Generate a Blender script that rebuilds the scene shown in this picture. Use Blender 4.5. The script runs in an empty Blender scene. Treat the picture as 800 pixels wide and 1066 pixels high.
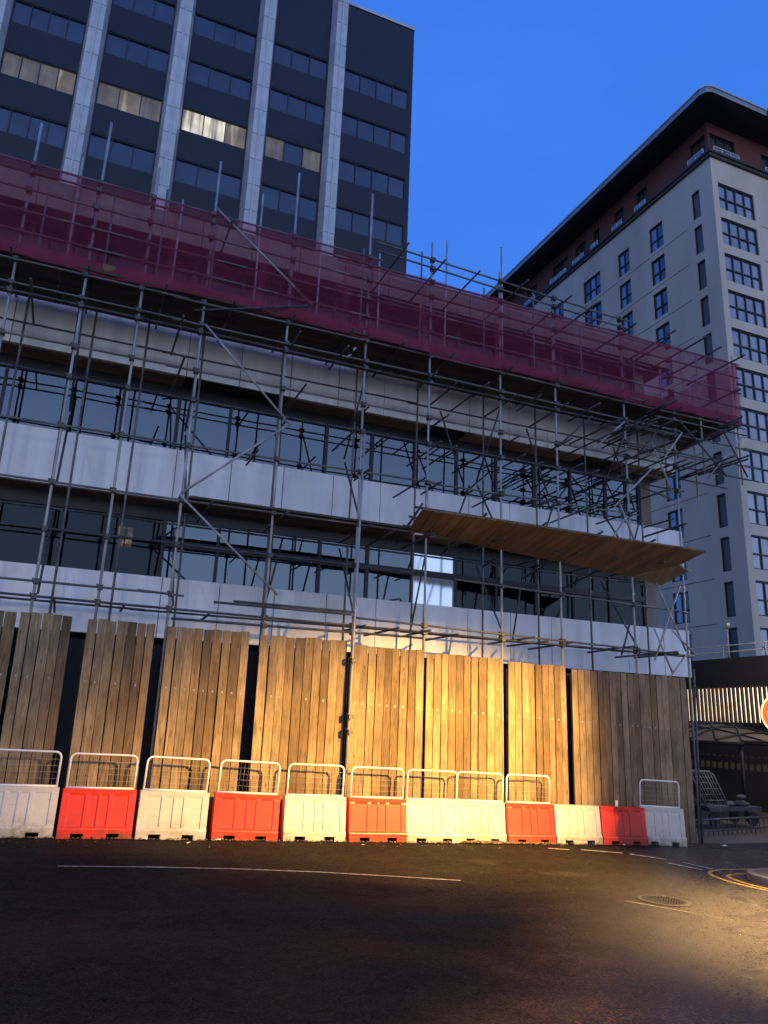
import bpy, math, random
from mathutils import Vector, Matrix
R = math.radians
rnd = random.Random(7)
scene = bpy.context.scene
col = scene.collection
OFF = {}

# ------------------------------------------------------------------ helpers
class MB:
    """collects faces that become ONE mesh object"""
    def __init__(self): self.v, self.f, self.mi = [], [], []
    def face(self, *p, m=0):
        n = len(self.v); self.v += [tuple(q) for q in p]
        self.f.append(tuple(range(n, n + len(p)))); self.mi.append(m)
    def poly(self, vs, fs, m=0):
        n = len(self.v); self.v += [tuple(q) for q in vs]
        for f in fs: self.f.append(tuple(i + n for i in f)); self.mi.append(m)
    def box(self, x0, x1, y0, y1, z0, z1, m=0):
        self.poly([(x0,y0,z0),(x1,y0,z0),(x1,y1,z0),(x0,y1,z0),(x0,y0,z1),(x1,y0,z1),(x1,y1,z1),(x0,y1,z1)],
                  [(3,2,1,0),(4,5,6,7),(0,1,5,4),(1,2,6,5),(2,3,7,6),(3,0,4,7)], m)
        return self
    def hexa(self, b, t, m=0):          # b, t: four points each
        self.poly(list(b) + list(t), [(3,2,1,0),(4,5,6,7),(0,1,5,4),(1,2,6,5),(2,3,7,6),(3,0,4,7)], m)
        return self
    def bar(self, p, q, w, h, up=(0,0,1), m=0):
        p, q = Vector(p), Vector(q); d = (q - p).normalized(); u = Vector(up)
        s = d.cross(u)
        if s.length < 1e-4: s = d.cross(Vector((0,1,0)))
        s.normalize(); u = s.cross(d); s *= w/2; u *= h/2
        return self.hexa([p-s-u, p+s-u, p+s+u, p-s+u], [q-s-u, q+s-u, q+s+u, q-s+u], m)
    def sweep(self, pts, r, n=8, m=0, closed=False):
        pts = [Vector(p) for p in pts]; k = len(pts)
        d0 = (pts[1] - pts[0]).normalized()
        a = d0.cross(Vector((0,0,1)))
        if a.length < .1: a = d0.cross(Vector((0,1,0)))
        a.normalize(); rings = []
        for i, p in enumerate(pts):
            if closed: d = (pts[(i+1) % k] - pts[i-1]).normalized()
            else: d = (pts[min(i+1, k-1)] - pts[max(i-1, 0)]).normalized()
            a = (a - d*a.dot(d)).normalized(); b = d.cross(a)
            rr = r[i] if isinstance(r, (list, tuple)) else r
            rings.append([p + (a*math.cos(2*math.pi*j/n) + b*math.sin(2*math.pi*j/n))*rr for j in range(n)])
        vs = [q for g in rings for q in g]; fs = []
        for i in range(k if closed else k-1):
            i2 = (i+1) % k
            for j in range(n):
                j2 = (j+1) % n
                fs.append((i*n+j, i*n+j2, i2*n+j2, i2*n+j))
        if not closed: fs += [tuple(range(n))[::-1], tuple((k-1)*n + j for j in range(n))]
        self.poly(vs, fs, m); return self
    def tube(self, p, q, r=.03, n=8, m=0): return self.sweep([p, q], r, n, m)
    def build(self, name, mats, parent=None, smooth=False):
        me = bpy.data.meshes.new(name); off = OFF.get(parent.name, Vector((0,0,0))) if parent else Vector((0,0,0))
        me.from_pydata([tuple(Vector(p) - off) for p in self.v], [], self.f)
        mats = mats if isinstance(mats, (list, tuple)) else [mats]
        for m in mats: me.materials.append(m)
        me.polygons.foreach_set('material_index', self.mi)
        if smooth:
            me.polygons.foreach_set('use_smooth', [len(f) == 4 for f in self.f])
        me.update()
        o = bpy.data.objects.new(name, me); col.objects.link(o)
        if parent: o.parent = parent
        OFF[o.name] = off
        return o

def tag(o, label=None, cat=None, group=None, kind=None):
    if label: o['label'] = label
    if cat: o['category'] = cat
    if group: o['group'] = group
    if kind: o['kind'] = kind
    return o
def empty(name, loc, label, cat, group=None):
    o = bpy.data.objects.new(name, None); col.objects.link(o); o.location = loc; o.empty_display_size = .2
    OFF[o.name] = Vector(loc); return tag(o, label, cat, group)
def copy_tree(o, parent=None):
    c = o.copy(); col.objects.link(c); c.parent = parent
    for ch in list(o.children): copy_tree(ch, c)
    return c
def bevel(o, w=.01, seg=2):
    m = o.modifiers.new('bevel', 'BEVEL'); m.width = w; m.segments = seg; m.limit_method = 'ANGLE'; m.angle_limit = R(35); return o

# ------------------------------------------------------------------ materials
def new_mat(name):
    m = bpy.data.materials.new(name); m.use_nodes = True
    nt = m.node_tree; return m, nt, nt.nodes['Principled BSDF']
def N(nt, t, **kw):
    n = nt.nodes.new(t)
    for k, v in kw.items():
        if k.startswith('i_'): n.inputs[k[2:].replace('_', ' ')].default_value = v
        else: setattr(n, k, v)
    return n
def mixcol(nt, fac, a, b, mode='MIX'):
    n = nt.nodes.new('ShaderNodeMix'); n.data_type = 'RGBA'; n.blend_type = mode
    for i, val in ((0, fac), (6, a), (7, b)):
        if hasattr(val, 'is_output') or isinstance(val, bpy.types.NodeSocket): nt.links.new(val, n.inputs[i])
        elif i == 0: n.inputs[0].default_value = val
        else: n.inputs[i].default_value = (*val[:3], 1)
    return n.outputs[2]
def ramp(nt, sock, stops):
    n = nt.nodes.new('ShaderNodeValToRGB'); e = n.color_ramp.elements
    while len(e) < len(stops): e.new(.5)
    for el, (p, c) in zip(e, stops):
        el.position = p; el.color = (c, c, c, 1) if not isinstance(c, tuple) else (*c[:3], 1)
    nt.links.new(sock, n.inputs[0]); return n.outputs[0]
def coords(nt, scale=(1,1,1), src='Object'):
    tc = nt.nodes.new('ShaderNodeTexCoord'); mp = nt.nodes.new('ShaderNodeMapping'); mp.inputs['Scale'].default_value = scale
    nt.links.new(tc.outputs[src], mp.inputs[0]); return mp.outputs[0]
def noise(nt, vec, scale, detail=4, rough=.55, dist=0):
    n = nt.nodes.new('ShaderNodeTexNoise'); n.inputs['Scale'].default_value = scale; n.inputs['Detail'].default_value = detail
    n.inputs['Roughness'].default_value = rough; n.inputs['Distortion'].default_value = dist
    nt.links.new(vec, n.inputs['Vector']); return n.outputs['Fac']
def bump(nt, b, h, strength, dist=.02):
    n = nt.nodes.new('ShaderNodeBump'); n.inputs['Strength'].default_value = strength; n.inputs['Distance'].default_value = dist
    nt.links.new(h, n.inputs['Height']); nt.links.new(n.outputs[0], b.inputs['Normal'])
def plain(name, c, rough=.6, metal=0., var=.25, scale=3., stretch=(1,1,1), bmp=0., spec=.5, isl=0., dent=0.):
    """base colour with noise wear"""
    m, nt, b = new_mat(name); v = coords(nt, stretch)
    f = noise(nt, v, scale, 6)
    lo = tuple(x*(1-var) for x in c); hi = tuple(min(1, x*(1+var)) for x in c)
    r = ramp(nt, f, [(.3, lo), (.7, hi)])
    if isl:
        g = nt.nodes.new('ShaderNodeNewGeometry')
        k = ramp(nt, g.outputs['Random Per Island'], [(0, 1-isl), (1, 1.)])
        r = mixcol(nt, 1., r, k, 'MULTIPLY')
    nt.links.new(r, b.inputs['Base Color'])
    b.inputs['Roughness'].default_value = rough; b.inputs['Metallic'].default_value = metal
    b.inputs['Specular IOR Level'].default_value = spec
    if dent: bump(nt, b, noise(nt, coords(nt, (.5,1,1.6)), .9, 2), dent, .12)
    if bmp: bump(nt, b, noise(nt, v, scale*6, 3), bmp)
    return m
def emit(name, c, s):
    m, nt, b = new_mat(name); b.inputs['Base Color'].default_value = (*c, 1)
    b.inputs['Emission Color'].default_value = (*c, 1); b.inputs['Emission Strength'].default_value = s; return m
def glass(name, tint, refl_ior=2.0, trans=.5, rough=.02):
    m, nt, b = new_mat(name); out = nt.nodes['Material Output']
    gl = N(nt, 'ShaderNodeBsdfGlossy'); gl.inputs['Roughness'].default_value = rough; gl.inputs['Color'].default_value = (.72,.86,1,1)
    tr = N(nt, 'ShaderNodeBsdfTransparent'); tr.inputs['Color'].default_value = (*[t*trans for t in tint], 1)
    fr = N(nt, 'ShaderNodeFresnel'); fr.inputs['IOR'].default_value = refl_ior
    v = coords(nt); bm = N(nt, 'ShaderNodeBump'); bm.inputs['Strength'].default_value = .08; bm.inputs['Distance'].default_value = .05
    nt.links.new(noise(nt, v, .7, 1), bm.inputs['Height']); nt.links.new(bm.outputs[0], gl.inputs['Normal'])
    mx = N(nt, 'ShaderNodeMixShader'); nt.links.new(fr.outputs[0], mx.inputs[0]); nt.links.new(tr.outputs[0], mx.inputs[1]); nt.links.new(gl.outputs[0], mx.inputs[2])
    nt.links.new(mx.outputs[0], out.inputs['Surface']); return m

M = {}
M['galv'] = plain('galvanised_steel', (.42,.41,.40), .5, .25, .35, 5, (1,1,.4), isl=.35)
M['rusty'] = plain('dull_steel', (.10,.10,.11), .6, .5, .5, 6, isl=.5)
M['weathered'] = plain('weathered_steel', (.20,.195,.19), .55, .3, .4, 5, (.4,1,1), isl=.6)
M['coupler'] = plain('coupler_steel', (.09,.085,.08), .55, .6, .5, 20)
M['panel'] = plain('pale_cladding', (.80,.81,.82), .42, .1, .16, 1.6, (1.5,1,.2), isl=.12, dent=.35)
M['soffit'] = plain('soffit_board', (.46,.37,.30), .7, 0, .2, 2, isl=.3)
M['frame'] = plain('dark_frame', (.018,.02,.024), .4, .2, .3)
M['void'] = plain('dark_interior', (.045,.042,.04), .9, 0, .4, .8)
M['concrete'] = plain('stained_concrete', (.20,.18,.165), .85, 0, .25, 1.5, (1,1,.4), .2)
M['glass'] = glass('office_glass', (.5,.6,.7), 2.35, .5)
M['dark_glass'] = glass('dim_glass', (.5,.5,.5), 1.45, .5)
M['white_coat'] = plain('white_coated_steel', (.78,.77,.74), .35, 0, .08, 8)
M['tower_wall'] = plain('tower_spandrel', (.008,.011,.020), .3, .1, .3, .5, isl=.2)
M['tower_fin'] = plain('tower_fin_metal', (.56,.57,.59), .45, .2, .12, 1, isl=.15)
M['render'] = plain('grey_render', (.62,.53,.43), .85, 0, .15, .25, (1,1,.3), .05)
M['render_dark'] = plain('grey_render_shadow', (.54,.46,.37), .85, 0, .16, .25, (1,1,.3))  # darker copy of the render, the side wall's shade put into its colour
M['roof'] = plain('roof_metal', (.30,.30,.31), .5, .4, .2, .5)
M['eaves'] = plain('eaves_board', (.05,.045,.042), .8, 0, .3, .5)
M['win_frame'] = plain('window_frame', (.015,.018,.024), .45)
M['blind'] = plain('closed_blind', (.10,.11,.13), .6, 0, .2, .8)
M['podium'] = plain('podium_cladding', (.030,.028,.027), .75, 0, .4, .6)
M['black'] = plain('dark_steel', (.02,.02,.021), .55, .3, .4, 3)
M['litter'] = plain('wet_litter', (.16,.11,.07), .8, 0, .7, 9, isl=.6)
M['kerb'] = plain('kerb_stone', (.16,.15,.14), .6, 0, .3, 4, bmp=.2)
M['mark'] = plain('worn_white_paint', (.34,.325,.29), .55, 0, .75, 11)
M['yellow'] = plain('worn_yellow_paint', (.42,.27,.04), .55, 0, .6, 9)
M['iron'] = plain('cast_iron', (.05,.045,.042), .45, .5, .4, 20)

def wood(name, c1, c2, isl=True):
    m, nt, b = new_mat(name)
    g = nt.nodes.new('ShaderNodeNewGeometry'); tc = nt.nodes.new('ShaderNodeTexCoord')
    ofs = N(nt, 'ShaderNodeVectorMath', operation='SCALE'); ofs.inputs[0].default_value = (37, 11, 53)
    nt.links.new(g.outputs['Random Per Island'], ofs.inputs['Scale'])
    add = N(nt, 'ShaderNodeVectorMath', operation='ADD'); nt.links.new(tc.outputs['Object'], add.inputs[0]); nt.links.new(ofs.outputs[0], add.inputs[1])
    mp = nt.nodes.new('ShaderNodeMapping'); mp.inputs['Scale'].default_value = (9, 9, .55); nt.links.new(add.outputs[0], mp.inputs[0])
    grain = noise(nt, mp.outputs[0], 3.2, 8, .65, 1.2)
    mp2 = nt.nodes.new('ShaderNodeMapping'); mp2.inputs['Scale'].default_value = (5, 5, 1.6); nt.links.new(add.outputs[0], mp2.inputs[0])
    vo = N(nt, 'ShaderNodeTexVoronoi'); vo.inputs['Scale'].default_value = 1.3; nt.links.new(mp2.outputs[0], vo.inputs['Vector'])
    knot = ramp(nt, vo.outputs['Distance'], [(.05, .25), (.13, 1.)])
    stain = noise(nt, add.outputs[0], 1.1, 5)
    c = mixcol(nt, ramp(nt, grain, [(.3, 0.), (.7, 1.)]), c1, c2)
    tone = ramp(nt, g.outputs['Random Per Island'], [(0, (.54,.49,.44)), (.25,(.95,.93,.9)), (.5, (.66,.57,.48)), (.75, (1.0,.95,.86)), (1, (1.15,1.12,1.05))])
    c = mixcol(nt, 1., c, tone, 'MULTIPLY')
    c = mixcol(nt, .8, c, knot, 'MULTIPLY')
    c = mixcol(nt, 1., c, ramp(nt, stain, [(.3, .55), (.6, 1.)]), 'MULTIPLY')
    # rain splash darkening low down
    sx = N(nt, 'ShaderNodeSeparateXYZ'); nt.links.new(tc.outputs['Object'], sx.inputs[0])
    low = N(nt, 'ShaderNodeMapRange'); nt.links.new(sx.outputs['Z'], low.inputs[0]); low.inputs[1].default_value = -.4; low.inputs[2].default_value = 1.0; low.inputs[3].default_value = .5; low.inputs[4].default_value = 1
    lowc = N(nt, 'ShaderNodeCombineColor')
    for i in range(3): nt.links.new(low.outputs[0], lowc.inputs[i])
    c = mixcol(nt, 1., c, lowc.outputs[0], 'MULTIPLY')
    nt.links.new(c, b.inputs['Base Color']); b.inputs['Roughness'].default_value = .72
    b.inputs['Specular IOR Level'].default_value = .25
    bump(nt, b, grain, .35, .01)
    return m
M['board'] = wood('scaffold_board', (.135,.09,.05), (.42,.325,.205))
M['ply'] = plain('weathered_ply', (.20,.13,.068), .8, 0, .35, 1.4, (3,.5,1), .15, isl=.38)
M['deck'] = plain('old_deck_board', (.085,.065,.05), .85, 0, .4, 2, (.4,3,1), .1, isl=.6)

def plastic(name, c, dirt):
    m, nt, b = new_mat(name); tc = nt.nodes.new('ShaderNodeTexCoord'); oi = nt.nodes.new('ShaderNodeObjectInfo')
    ofs = N(nt, 'ShaderNodeVectorMath', operation='SCALE'); ofs.inputs[0].default_value = (31, 17, 9); nt.links.new(oi.outputs['Random'], ofs.inputs['Scale'])
    add = N(nt, 'ShaderNodeVectorMath', operation='ADD'); nt.links.new(tc.outputs['Object'], add.inputs[0]); nt.links.new(ofs.outputs[0], add.inputs[1])
    f = noise(nt, add.outputs[0], 3.5, 8, .65); f2 = noise(nt, add.outputs[0], 14, 5, .7)
    sx = N(nt, 'ShaderNodeSeparateXYZ'); nt.links.new(tc.outputs['Object'], sx.inputs[0])
    h = N(nt, 'ShaderNodeMapRange'); nt.links.new(sx.outputs['Z'], h.inputs[0]); h.inputs[1].default_value = 0; h.inputs[2].default_value = .42; h.inputs[3].default_value = .75; h.inputs[4].default_value = .08
    mu = N(nt, 'ShaderNodeMath', operation='MULTIPLY'); nt.links.new(h.outputs[0], mu.inputs[0]); nt.links.new(ramp(nt, f, [(.35, .25), (.65, 1.5)]), mu.inputs[1])
    mu2 = N(nt, 'ShaderNodeMath', operation='MULTIPLY'); nt.links.new(mu.outputs[0], mu2.inputs[0]); nt.links.new(ramp(nt, f2, [(.3, .5), (.7, 1.2)]), mu2.inputs[1]); mu2.use_clamp = True
    cc = mixcol(nt, 1., c, ramp(nt, oi.outputs['Random'], [(0, .74), (1, 1.)]), 'MULTIPLY')
    scuff = noise(nt, coords(nt, (2,2,14)), 2.2, 6, .7)
    cc = mixcol(nt, ramp(nt, scuff, [(.60, 0.), (.68, .45)]), cc, dirt)
    nt.links.new(mixcol(nt, mu2.outputs[0], cc, dirt), b.inputs['Base Color'])
    b.inputs['Roughness'].default_value = .42
    bump(nt, b, f2, .06, .01)
    return m
M['red'] = plastic('red_plastic', (.78,.030,.008), (.16,.05,.03))
M['white'] = plastic('white_plastic', (.66,.63,.57), (.22,.18,.13))

def netting():
    m, nt, b = new_mat('maroon_debris_netting'); out = nt.nodes['Material Output']
    b.inputs['Base Color'].default_value = (.22,.018,.06,1); b.inputs['Roughness'].default_value = .8
    v = coords(nt); f = noise(nt, v, .9, 5, .6); f2 = noise(nt, coords(nt, (.35,1,5)), 1.5, 4)
    nt.links.new(mixcol(nt, ramp(nt, f, [(.3,0.),(.7,1.)]), (.29,.022,.062), (.44,.058,.135)), b.inputs['Base Color'])
    tl = N(nt, 'ShaderNodeBsdfTranslucent'); tl.inputs['Color'].default_value = (.38,.038,.10,1)
    ad = N(nt, 'ShaderNodeMixShader'); ad.inputs[0].default_value = .4; nt.links.new(b.outputs[0], ad.inputs[1]); nt.links.new(tl.outputs[0], ad.inputs[2])
    tr = N(nt, 'ShaderNodeBsdfTransparent'); tr.inputs['Color'].default_value = (1,.78,.84,1)
    mx = N(nt, 'ShaderNodeMixShader')
    # denser hem along the bottom edge
    sx = N(nt, 'ShaderNodeSeparateXYZ'); tc = nt.nodes.new('ShaderNodeTexCoord'); nt.links.new(tc.outputs['Object'], sx.inputs[0])
    hem = N(nt, 'ShaderNodeMapRange'); nt.links.new(sx.outputs['Z'], hem.inputs[0]); hem.inputs[1].default_value = .25; hem.inputs[2].default_value = .40; hem.inputs[3].default_value = .28; hem.inputs[4].default_value = 0
    k = N(nt, 'ShaderNodeMath', operation='ADD'); nt.links.new(ramp(nt, f2, [(.3, .31), (.7, .45)]), k.inputs[0]); nt.links.new(hem.outputs[0], k.inputs[1])
    sm = N(nt, 'ShaderNodeMath', operation='ADD'); nt.links.new(sx.outputs['X'], sm.inputs[0]); nt.links.new(sx.outputs['Y'], sm.inputs[1])
    sm2 = N(nt, 'ShaderNodeMath', operation='PINGPONG'); nt.links.new(sm.outputs[0], sm2.inputs[0]); sm2.inputs[1].default_value = 1.03
    seam = N(nt, 'ShaderNodeMapRange'); nt.links.new(sm2.outputs[0], seam.inputs[0]); seam.inputs[1].default_value = .05; seam.inputs[2].default_value = .09; seam.inputs[3].default_value = .16; seam.inputs[4].default_value = 0
    k3 = N(nt, 'ShaderNodeMath', operation='ADD'); nt.links.new(k.outputs[0], k3.inputs[0]); nt.links.new(seam.outputs[0], k3.inputs[1]); k = k3
    nt.links.new(k.outputs[0], mx.inputs[0]); nt.links.new(tr.outputs[0], mx.inputs[1]); nt.links.new(ad.outputs[0], mx.inputs[2])
    nt.links.new(mx.outputs[0], out.inputs['Surface']); return m
M['net'] = netting()

def brick():
    m, nt, b = new_mat('dark_red_brick'); v = coords(nt, (1,1,1))
    sx = N(nt, 'ShaderNodeSeparateXYZ'); nt.links.new(v, sx.inputs[0]); ad = N(nt, 'ShaderNodeMath', operation='ADD'); nt.links.new(sx.outputs[0], ad.inputs[0]); nt.links.new(sx.outputs[1], ad.inputs[1])
    cb = N(nt, 'ShaderNodeCombineXYZ'); nt.links.new(ad.outputs[0], cb.inputs[0]); nt.links.new(sx.outputs[2], cb.inputs[1])
    t = N(nt, 'ShaderNodeTexBrick'); t.inputs['Scale'].default_value = 4; nt.links.new(cb.outputs[0], t.inputs['Vector'])
    t.inputs['Color1'].default_value = (.17,.045,.035,1); t.inputs['Color2'].default_value = (.12,.035,.03,1); t.inputs['Mortar'].default_value = (.12,.09,.08,1); t.inputs['Mortar Size'].default_value = .012
    nt.links.new(t.outputs[0], b.inputs['Base Color']); b.inputs['Roughness'].default_value = .85; return m
M['brick'] = brick()

def asphalt(name, dry=0.):
    m, nt, b = new_mat(name); v = coords(nt)
    fine = noise(nt, v, 95, 3, .7); mid = noise(nt, v, 7, 6, .6); big = noise(nt, coords(nt, (.35,.8,1)), .8, 6, .6, .6)
    c = mixcol(nt, ramp(nt, mid, [(.3,0.),(.7,1.)]), (.014,.0125,.011), (.030,.0265,.0235))
    c = mixcol(nt, ramp(nt, fine, [(.45,0.),(.75,.8)]), c, (.055,.047,.040))
    # paler dry patches where the tarmac has been repaired or has dried out
    geo = nt.nodes.new('ShaderNodeNewGeometry'); tot = None
    wob = N(nt, 'ShaderNodeTexNoise'); wob.inputs['Scale'].default_value = 1.6; wob.inputs['Detail'].default_value = 5; nt.links.new(v, wob.inputs['Vector'])
    wv = N(nt, 'ShaderNodeVectorMath', operation='MULTIPLY_ADD'); nt.links.new(wob.outputs['Color'], wv.inputs[0]); wv.inputs[1].default_value = (.9,.7,0); wv.inputs[2].default_value = (-.45,-.35,0)
    pos = N(nt, 'ShaderNodeVectorMath', operation='ADD'); nt.links.new(geo.outputs['Position'], pos.inputs[0]); nt.links.new(wv.outputs[0], pos.inputs[1])
    for (px, py, rx, ry, s) in ((4.9,8.9,.85,.38,.75), (8.3,11.7,.55,.22,.8), (7.3,12.9,.5,.3,.8), (3.4,9.6,1.6,.5,.3), (6.6,10.6,1.3,.25,.35), (2.2,13.2,1.2,.25,.3)):
        sb = N(nt, 'ShaderNodeVectorMath', operation='SUBTRACT'); nt.links.new(pos.outputs[0], sb.inputs[0]); sb.inputs[1].default_value = (px, py, 0)
        dv = N(nt, 'ShaderNodeVectorMath', operation='MULTIPLY'); nt.links.new(sb.outputs[0], dv.inputs[0]); dv.inputs[1].default_value = (1/rx, 1/ry, 0)
        ln = N(nt, 'ShaderNodeVectorMath', operation='LENGTH'); nt.links.new(dv.outputs[0], ln.inputs[0])
        mr = N(nt, 'ShaderNodeMapRange'); nt.links.new(ln.outputs['Value'], mr.inputs[0]); mr.inputs[1].default_value = .5; mr.inputs[2].default_value = 1.15; mr.inputs[3].default_value = s; mr.inputs[4].default_value = 0
        if tot is None: tot = mr.outputs[0]
        else:
            mm = N(nt, 'ShaderNodeMath', operation='MAXIMUM'); nt.links.new(tot, mm.inputs[0]); nt.links.new(mr.outputs[0], mm.inputs[1]); tot = mm.outputs[0]
    c = mixcol(nt, tot, c, (.055,.047,.038))
    ck = N(nt, 'ShaderNodeTexVoronoi', feature='DISTANCE_TO_EDGE'); ck.inputs['Scale'].default_value = .42; nt.links.new(pos.outputs[0], ck.inputs['Vector'])
    ckm = mixcol(nt, ramp(nt, mid, [(.45, 0.), (.55, 1.)]), (1,1,1), ramp(nt, ck.outputs['Distance'], [(.003, .65), (.010, 1.)]))
    c = mixcol(nt, 1., c, ckm, 'MULTIPLY')
    ro = ramp(nt, big, [(.32, .42), (.62, .68)])
    rr = N(nt, 'ShaderNodeMath', operation='ADD'); nt.links.new(ro, rr.inputs[0]); ms = N(nt, 'ShaderNodeMath', operation='MULTIPLY'); nt.links.new(tot, ms.inputs[0]); ms.inputs[1].default_value = .35; nt.links.new(ms.outputs[0], rr.inputs[1])
    sp = N(nt, 'ShaderNodeSeparateXYZ'); nt.links.new(pos.outputs[0], sp.inputs[0])
    wet = N(nt, 'ShaderNodeMapRange', interpolation_type='SMOOTHSTEP'); dxy = N(nt, 'ShaderNodeMath', operation='SUBTRACT'); nt.links.new(sp.outputs['X'], dxy.inputs[0]); nt.links.new(sp.outputs['Y'], dxy.inputs[1]); nt.links.new(dxy.outputs[0], wet.inputs[0]); wet.inputs[1].default_value = -3.5; wet.inputs[2].default_value = .8; wet.inputs[3].default_value = 1.; wet.inputs[4].default_value = .42
    spl = N(nt, 'ShaderNodeMapRange', interpolation_type='SMOOTHSTEP'); nt.links.new(dxy.outputs[0], spl.inputs[0]); spl.inputs[1].default_value = -3.5; spl.inputs[2].default_value = .5; spl.inputs[3].default_value = .035; spl.inputs[4].default_value = .8; nt.links.new(spl.outputs[0], b.inputs['Specular IOR Level'])
    wetk = N(nt, 'ShaderNodeMapRange', interpolation_type='SMOOTHSTEP'); nt.links.new(dxy.outputs[0], wetk.inputs[0]); wetk.inputs[1].default_value = -4.; wetk.inputs[2].default_value = .5
    rw = N(nt, 'ShaderNodeMath', operation='MULTIPLY'); nt.links.new(rr.outputs[0], rw.inputs[0]); nt.links.new(wet.outputs[0], rw.inputs[1])
    rg_ = N(nt, 'ShaderNodeMath', operation='MULTIPLY'); nt.links.new(rw.outputs[0], rg_.inputs[0]); RW = rg_; nt.links.new(rg_.outputs[0], b.inputs['Roughness'])
    chips = N(nt, 'ShaderNodeTexVoronoi'); chips.inputs['Scale'].default_value = 62; nt.links.new(v, chips.inputs['Vector'])
    hs = N(nt, 'ShaderNodeMath', operation='MULTIPLY_ADD'); nt.links.new(fine, hs.inputs[0]); hs.inputs[1].default_value = .8; nt.links.new(chips.outputs['Distance'], hs.inputs[2])
    bump(nt, b, hs.outputs[0], 1.0, .02)
    bn = b.inputs['Normal'].links[0].from_socket
    grit = N(nt, 'ShaderNodeTexVoronoi'); grit.inputs['Scale'].default_value = 55; nt.links.new(v, grit.inputs['Vector'])
    gv = N(nt, 'ShaderNodeVectorMath', operation='MULTIPLY_ADD'); nt.links.new(grit.outputs['Color'], gv.inputs[0]); gv.inputs[1].default_value = (.7,.7,0); gv.inputs[2].default_value = (-.35,-.35,0)
    ga = N(nt, 'ShaderNodeVectorMath', operation='ADD'); nt.links.new(bn, ga.inputs[0]); nt.links.new(gv.outputs[0], ga.inputs[1])
    gn = N(nt, 'ShaderNodeVectorMath', operation='NORMALIZE'); nt.links.new(ga.outputs[0], gn.inputs[0]); nt.links.new(gn.outputs[0], b.inputs['Normal'])
    sg = N(nt, 'ShaderNodeSeparateColor'); nt.links.new(grit.outputs['Color'], sg.inputs[0])
    fleck = N(nt, 'ShaderNodeMath', operation='MULTIPLY'); nt.links.new(ramp(nt, sg.outputs[2], [(.78, 0.), (.98, 1.)]), fleck.inputs[0]); nt.links.new(ramp(nt, grit.outputs['Distance'], [(.25, 1.), (.42, 0.)]), fleck.inputs[1])
    cc = mixcol(nt, 1., c, ramp(nt, sg.outputs[2], [(.0, .55), (.8, 1.2)]), 'MULTIPLY')
    nt.links.new(mixcol(nt, fleck.outputs[0], cc, (.065,.057,.047)), b.inputs['Base Color'])
    df = N(nt, 'ShaderNodeBsdfDiffuse'); nt.links.new(mixcol(nt, fleck.outputs[0], cc, (.065,.057,.047)), df.inputs['Color']); nt.links.new(gn.outputs[0], df.inputs['Normal'])
    shm = N(nt, 'ShaderNodeMixShader'); kk = N(nt, 'ShaderNodeMapRange'); nt.links.new(wetk.outputs[0], kk.inputs[0]); kk.inputs[3].default_value = .34; kk.inputs[4].default_value = 1.
    nt.links.new(kk.outputs[0], shm.inputs[0]); nt.links.new(df.outputs[0], shm.inputs[1]); nt.links.new(b.outputs[0], shm.inputs[2]); nt.links.new(shm.outputs[0], nt.nodes['Material Output'].inputs['Surface'])
    GLOSS = mixcol(nt, wetk.outputs[0], (1,1,1), ramp(nt, sg.outputs[1], [(.60, 1.1), (.72, .42)])); nt.links.new(GLOSS, RW.inputs[1])
    return m
M['asphalt'] = asphalt('wet_asphalt')
M['paving'] = plain('paving', (.085,.078,.07), .55, 0, .3, 3, bmp=.3)

# ------------------------------------------------------------------ world, sun
SUN_EL, SUN_AZ = R(2.0), R(200)          # the sun has all but set behind the camera
w = bpy.data.worlds.new('World'); scene.world = w; w.use_nodes = True
nt = w.node_tree; bg = nt.nodes['Background']
sky = nt.nodes.new('ShaderNodeTexSky'); sky.sky_type = 'NISHITA'; sky.sun_disc = False
sky.sun_elevation = SUN_EL; sky.sun_rotation = SUN_AZ; sky.ozone_density = 6; sky.dust_density = .4; sky.air_density = 1.0
tcw = nt.nodes.new('ShaderNodeTexCoord'); sw = N(nt, 'ShaderNodeSeparateXYZ'); nt.links.new(tcw.outputs['Generated'], sw.inputs[0])
front = ramp(nt, sw.outputs['Z'], [(0., (.16,.40,.98)), (.3, (.085,.30,1.0)), (.6, (.058,.225,.90)), (.9, (.045,.18,.78))])
back = ramp(nt, sw.outputs['Z'], [(0., (.84,.98,1.24)), (.2, (.74,.93,1.36)), (.5, (.36,.50,.98)), (.9, (.09,.23,.80))])
fb = N(nt, 'ShaderNodeMapRange', interpolation_type='SMOOTHSTEP'); nt.links.new(sw.outputs['Y'], fb.inputs[0]); fb.inputs[1].default_value = .25; fb.inputs[2].default_value = -.8
dusk = mixcol(nt, fb.outputs[0], front, back)
haze = ramp(nt, noise(nt, coords(nt, (1,1,2.5), 'Generated'), 2.2, 5, .6), [(.3, .90), (.7, 1.07)])
dusk = mixcol(nt, 1., dusk, haze, 'MULTIPLY')
tint = mixcol(nt, .06, dusk, sky.outputs[0])
nt.links.new(tint, bg.inputs['Color']); bg.inputs['Strength'].default_value = 1.0

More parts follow.
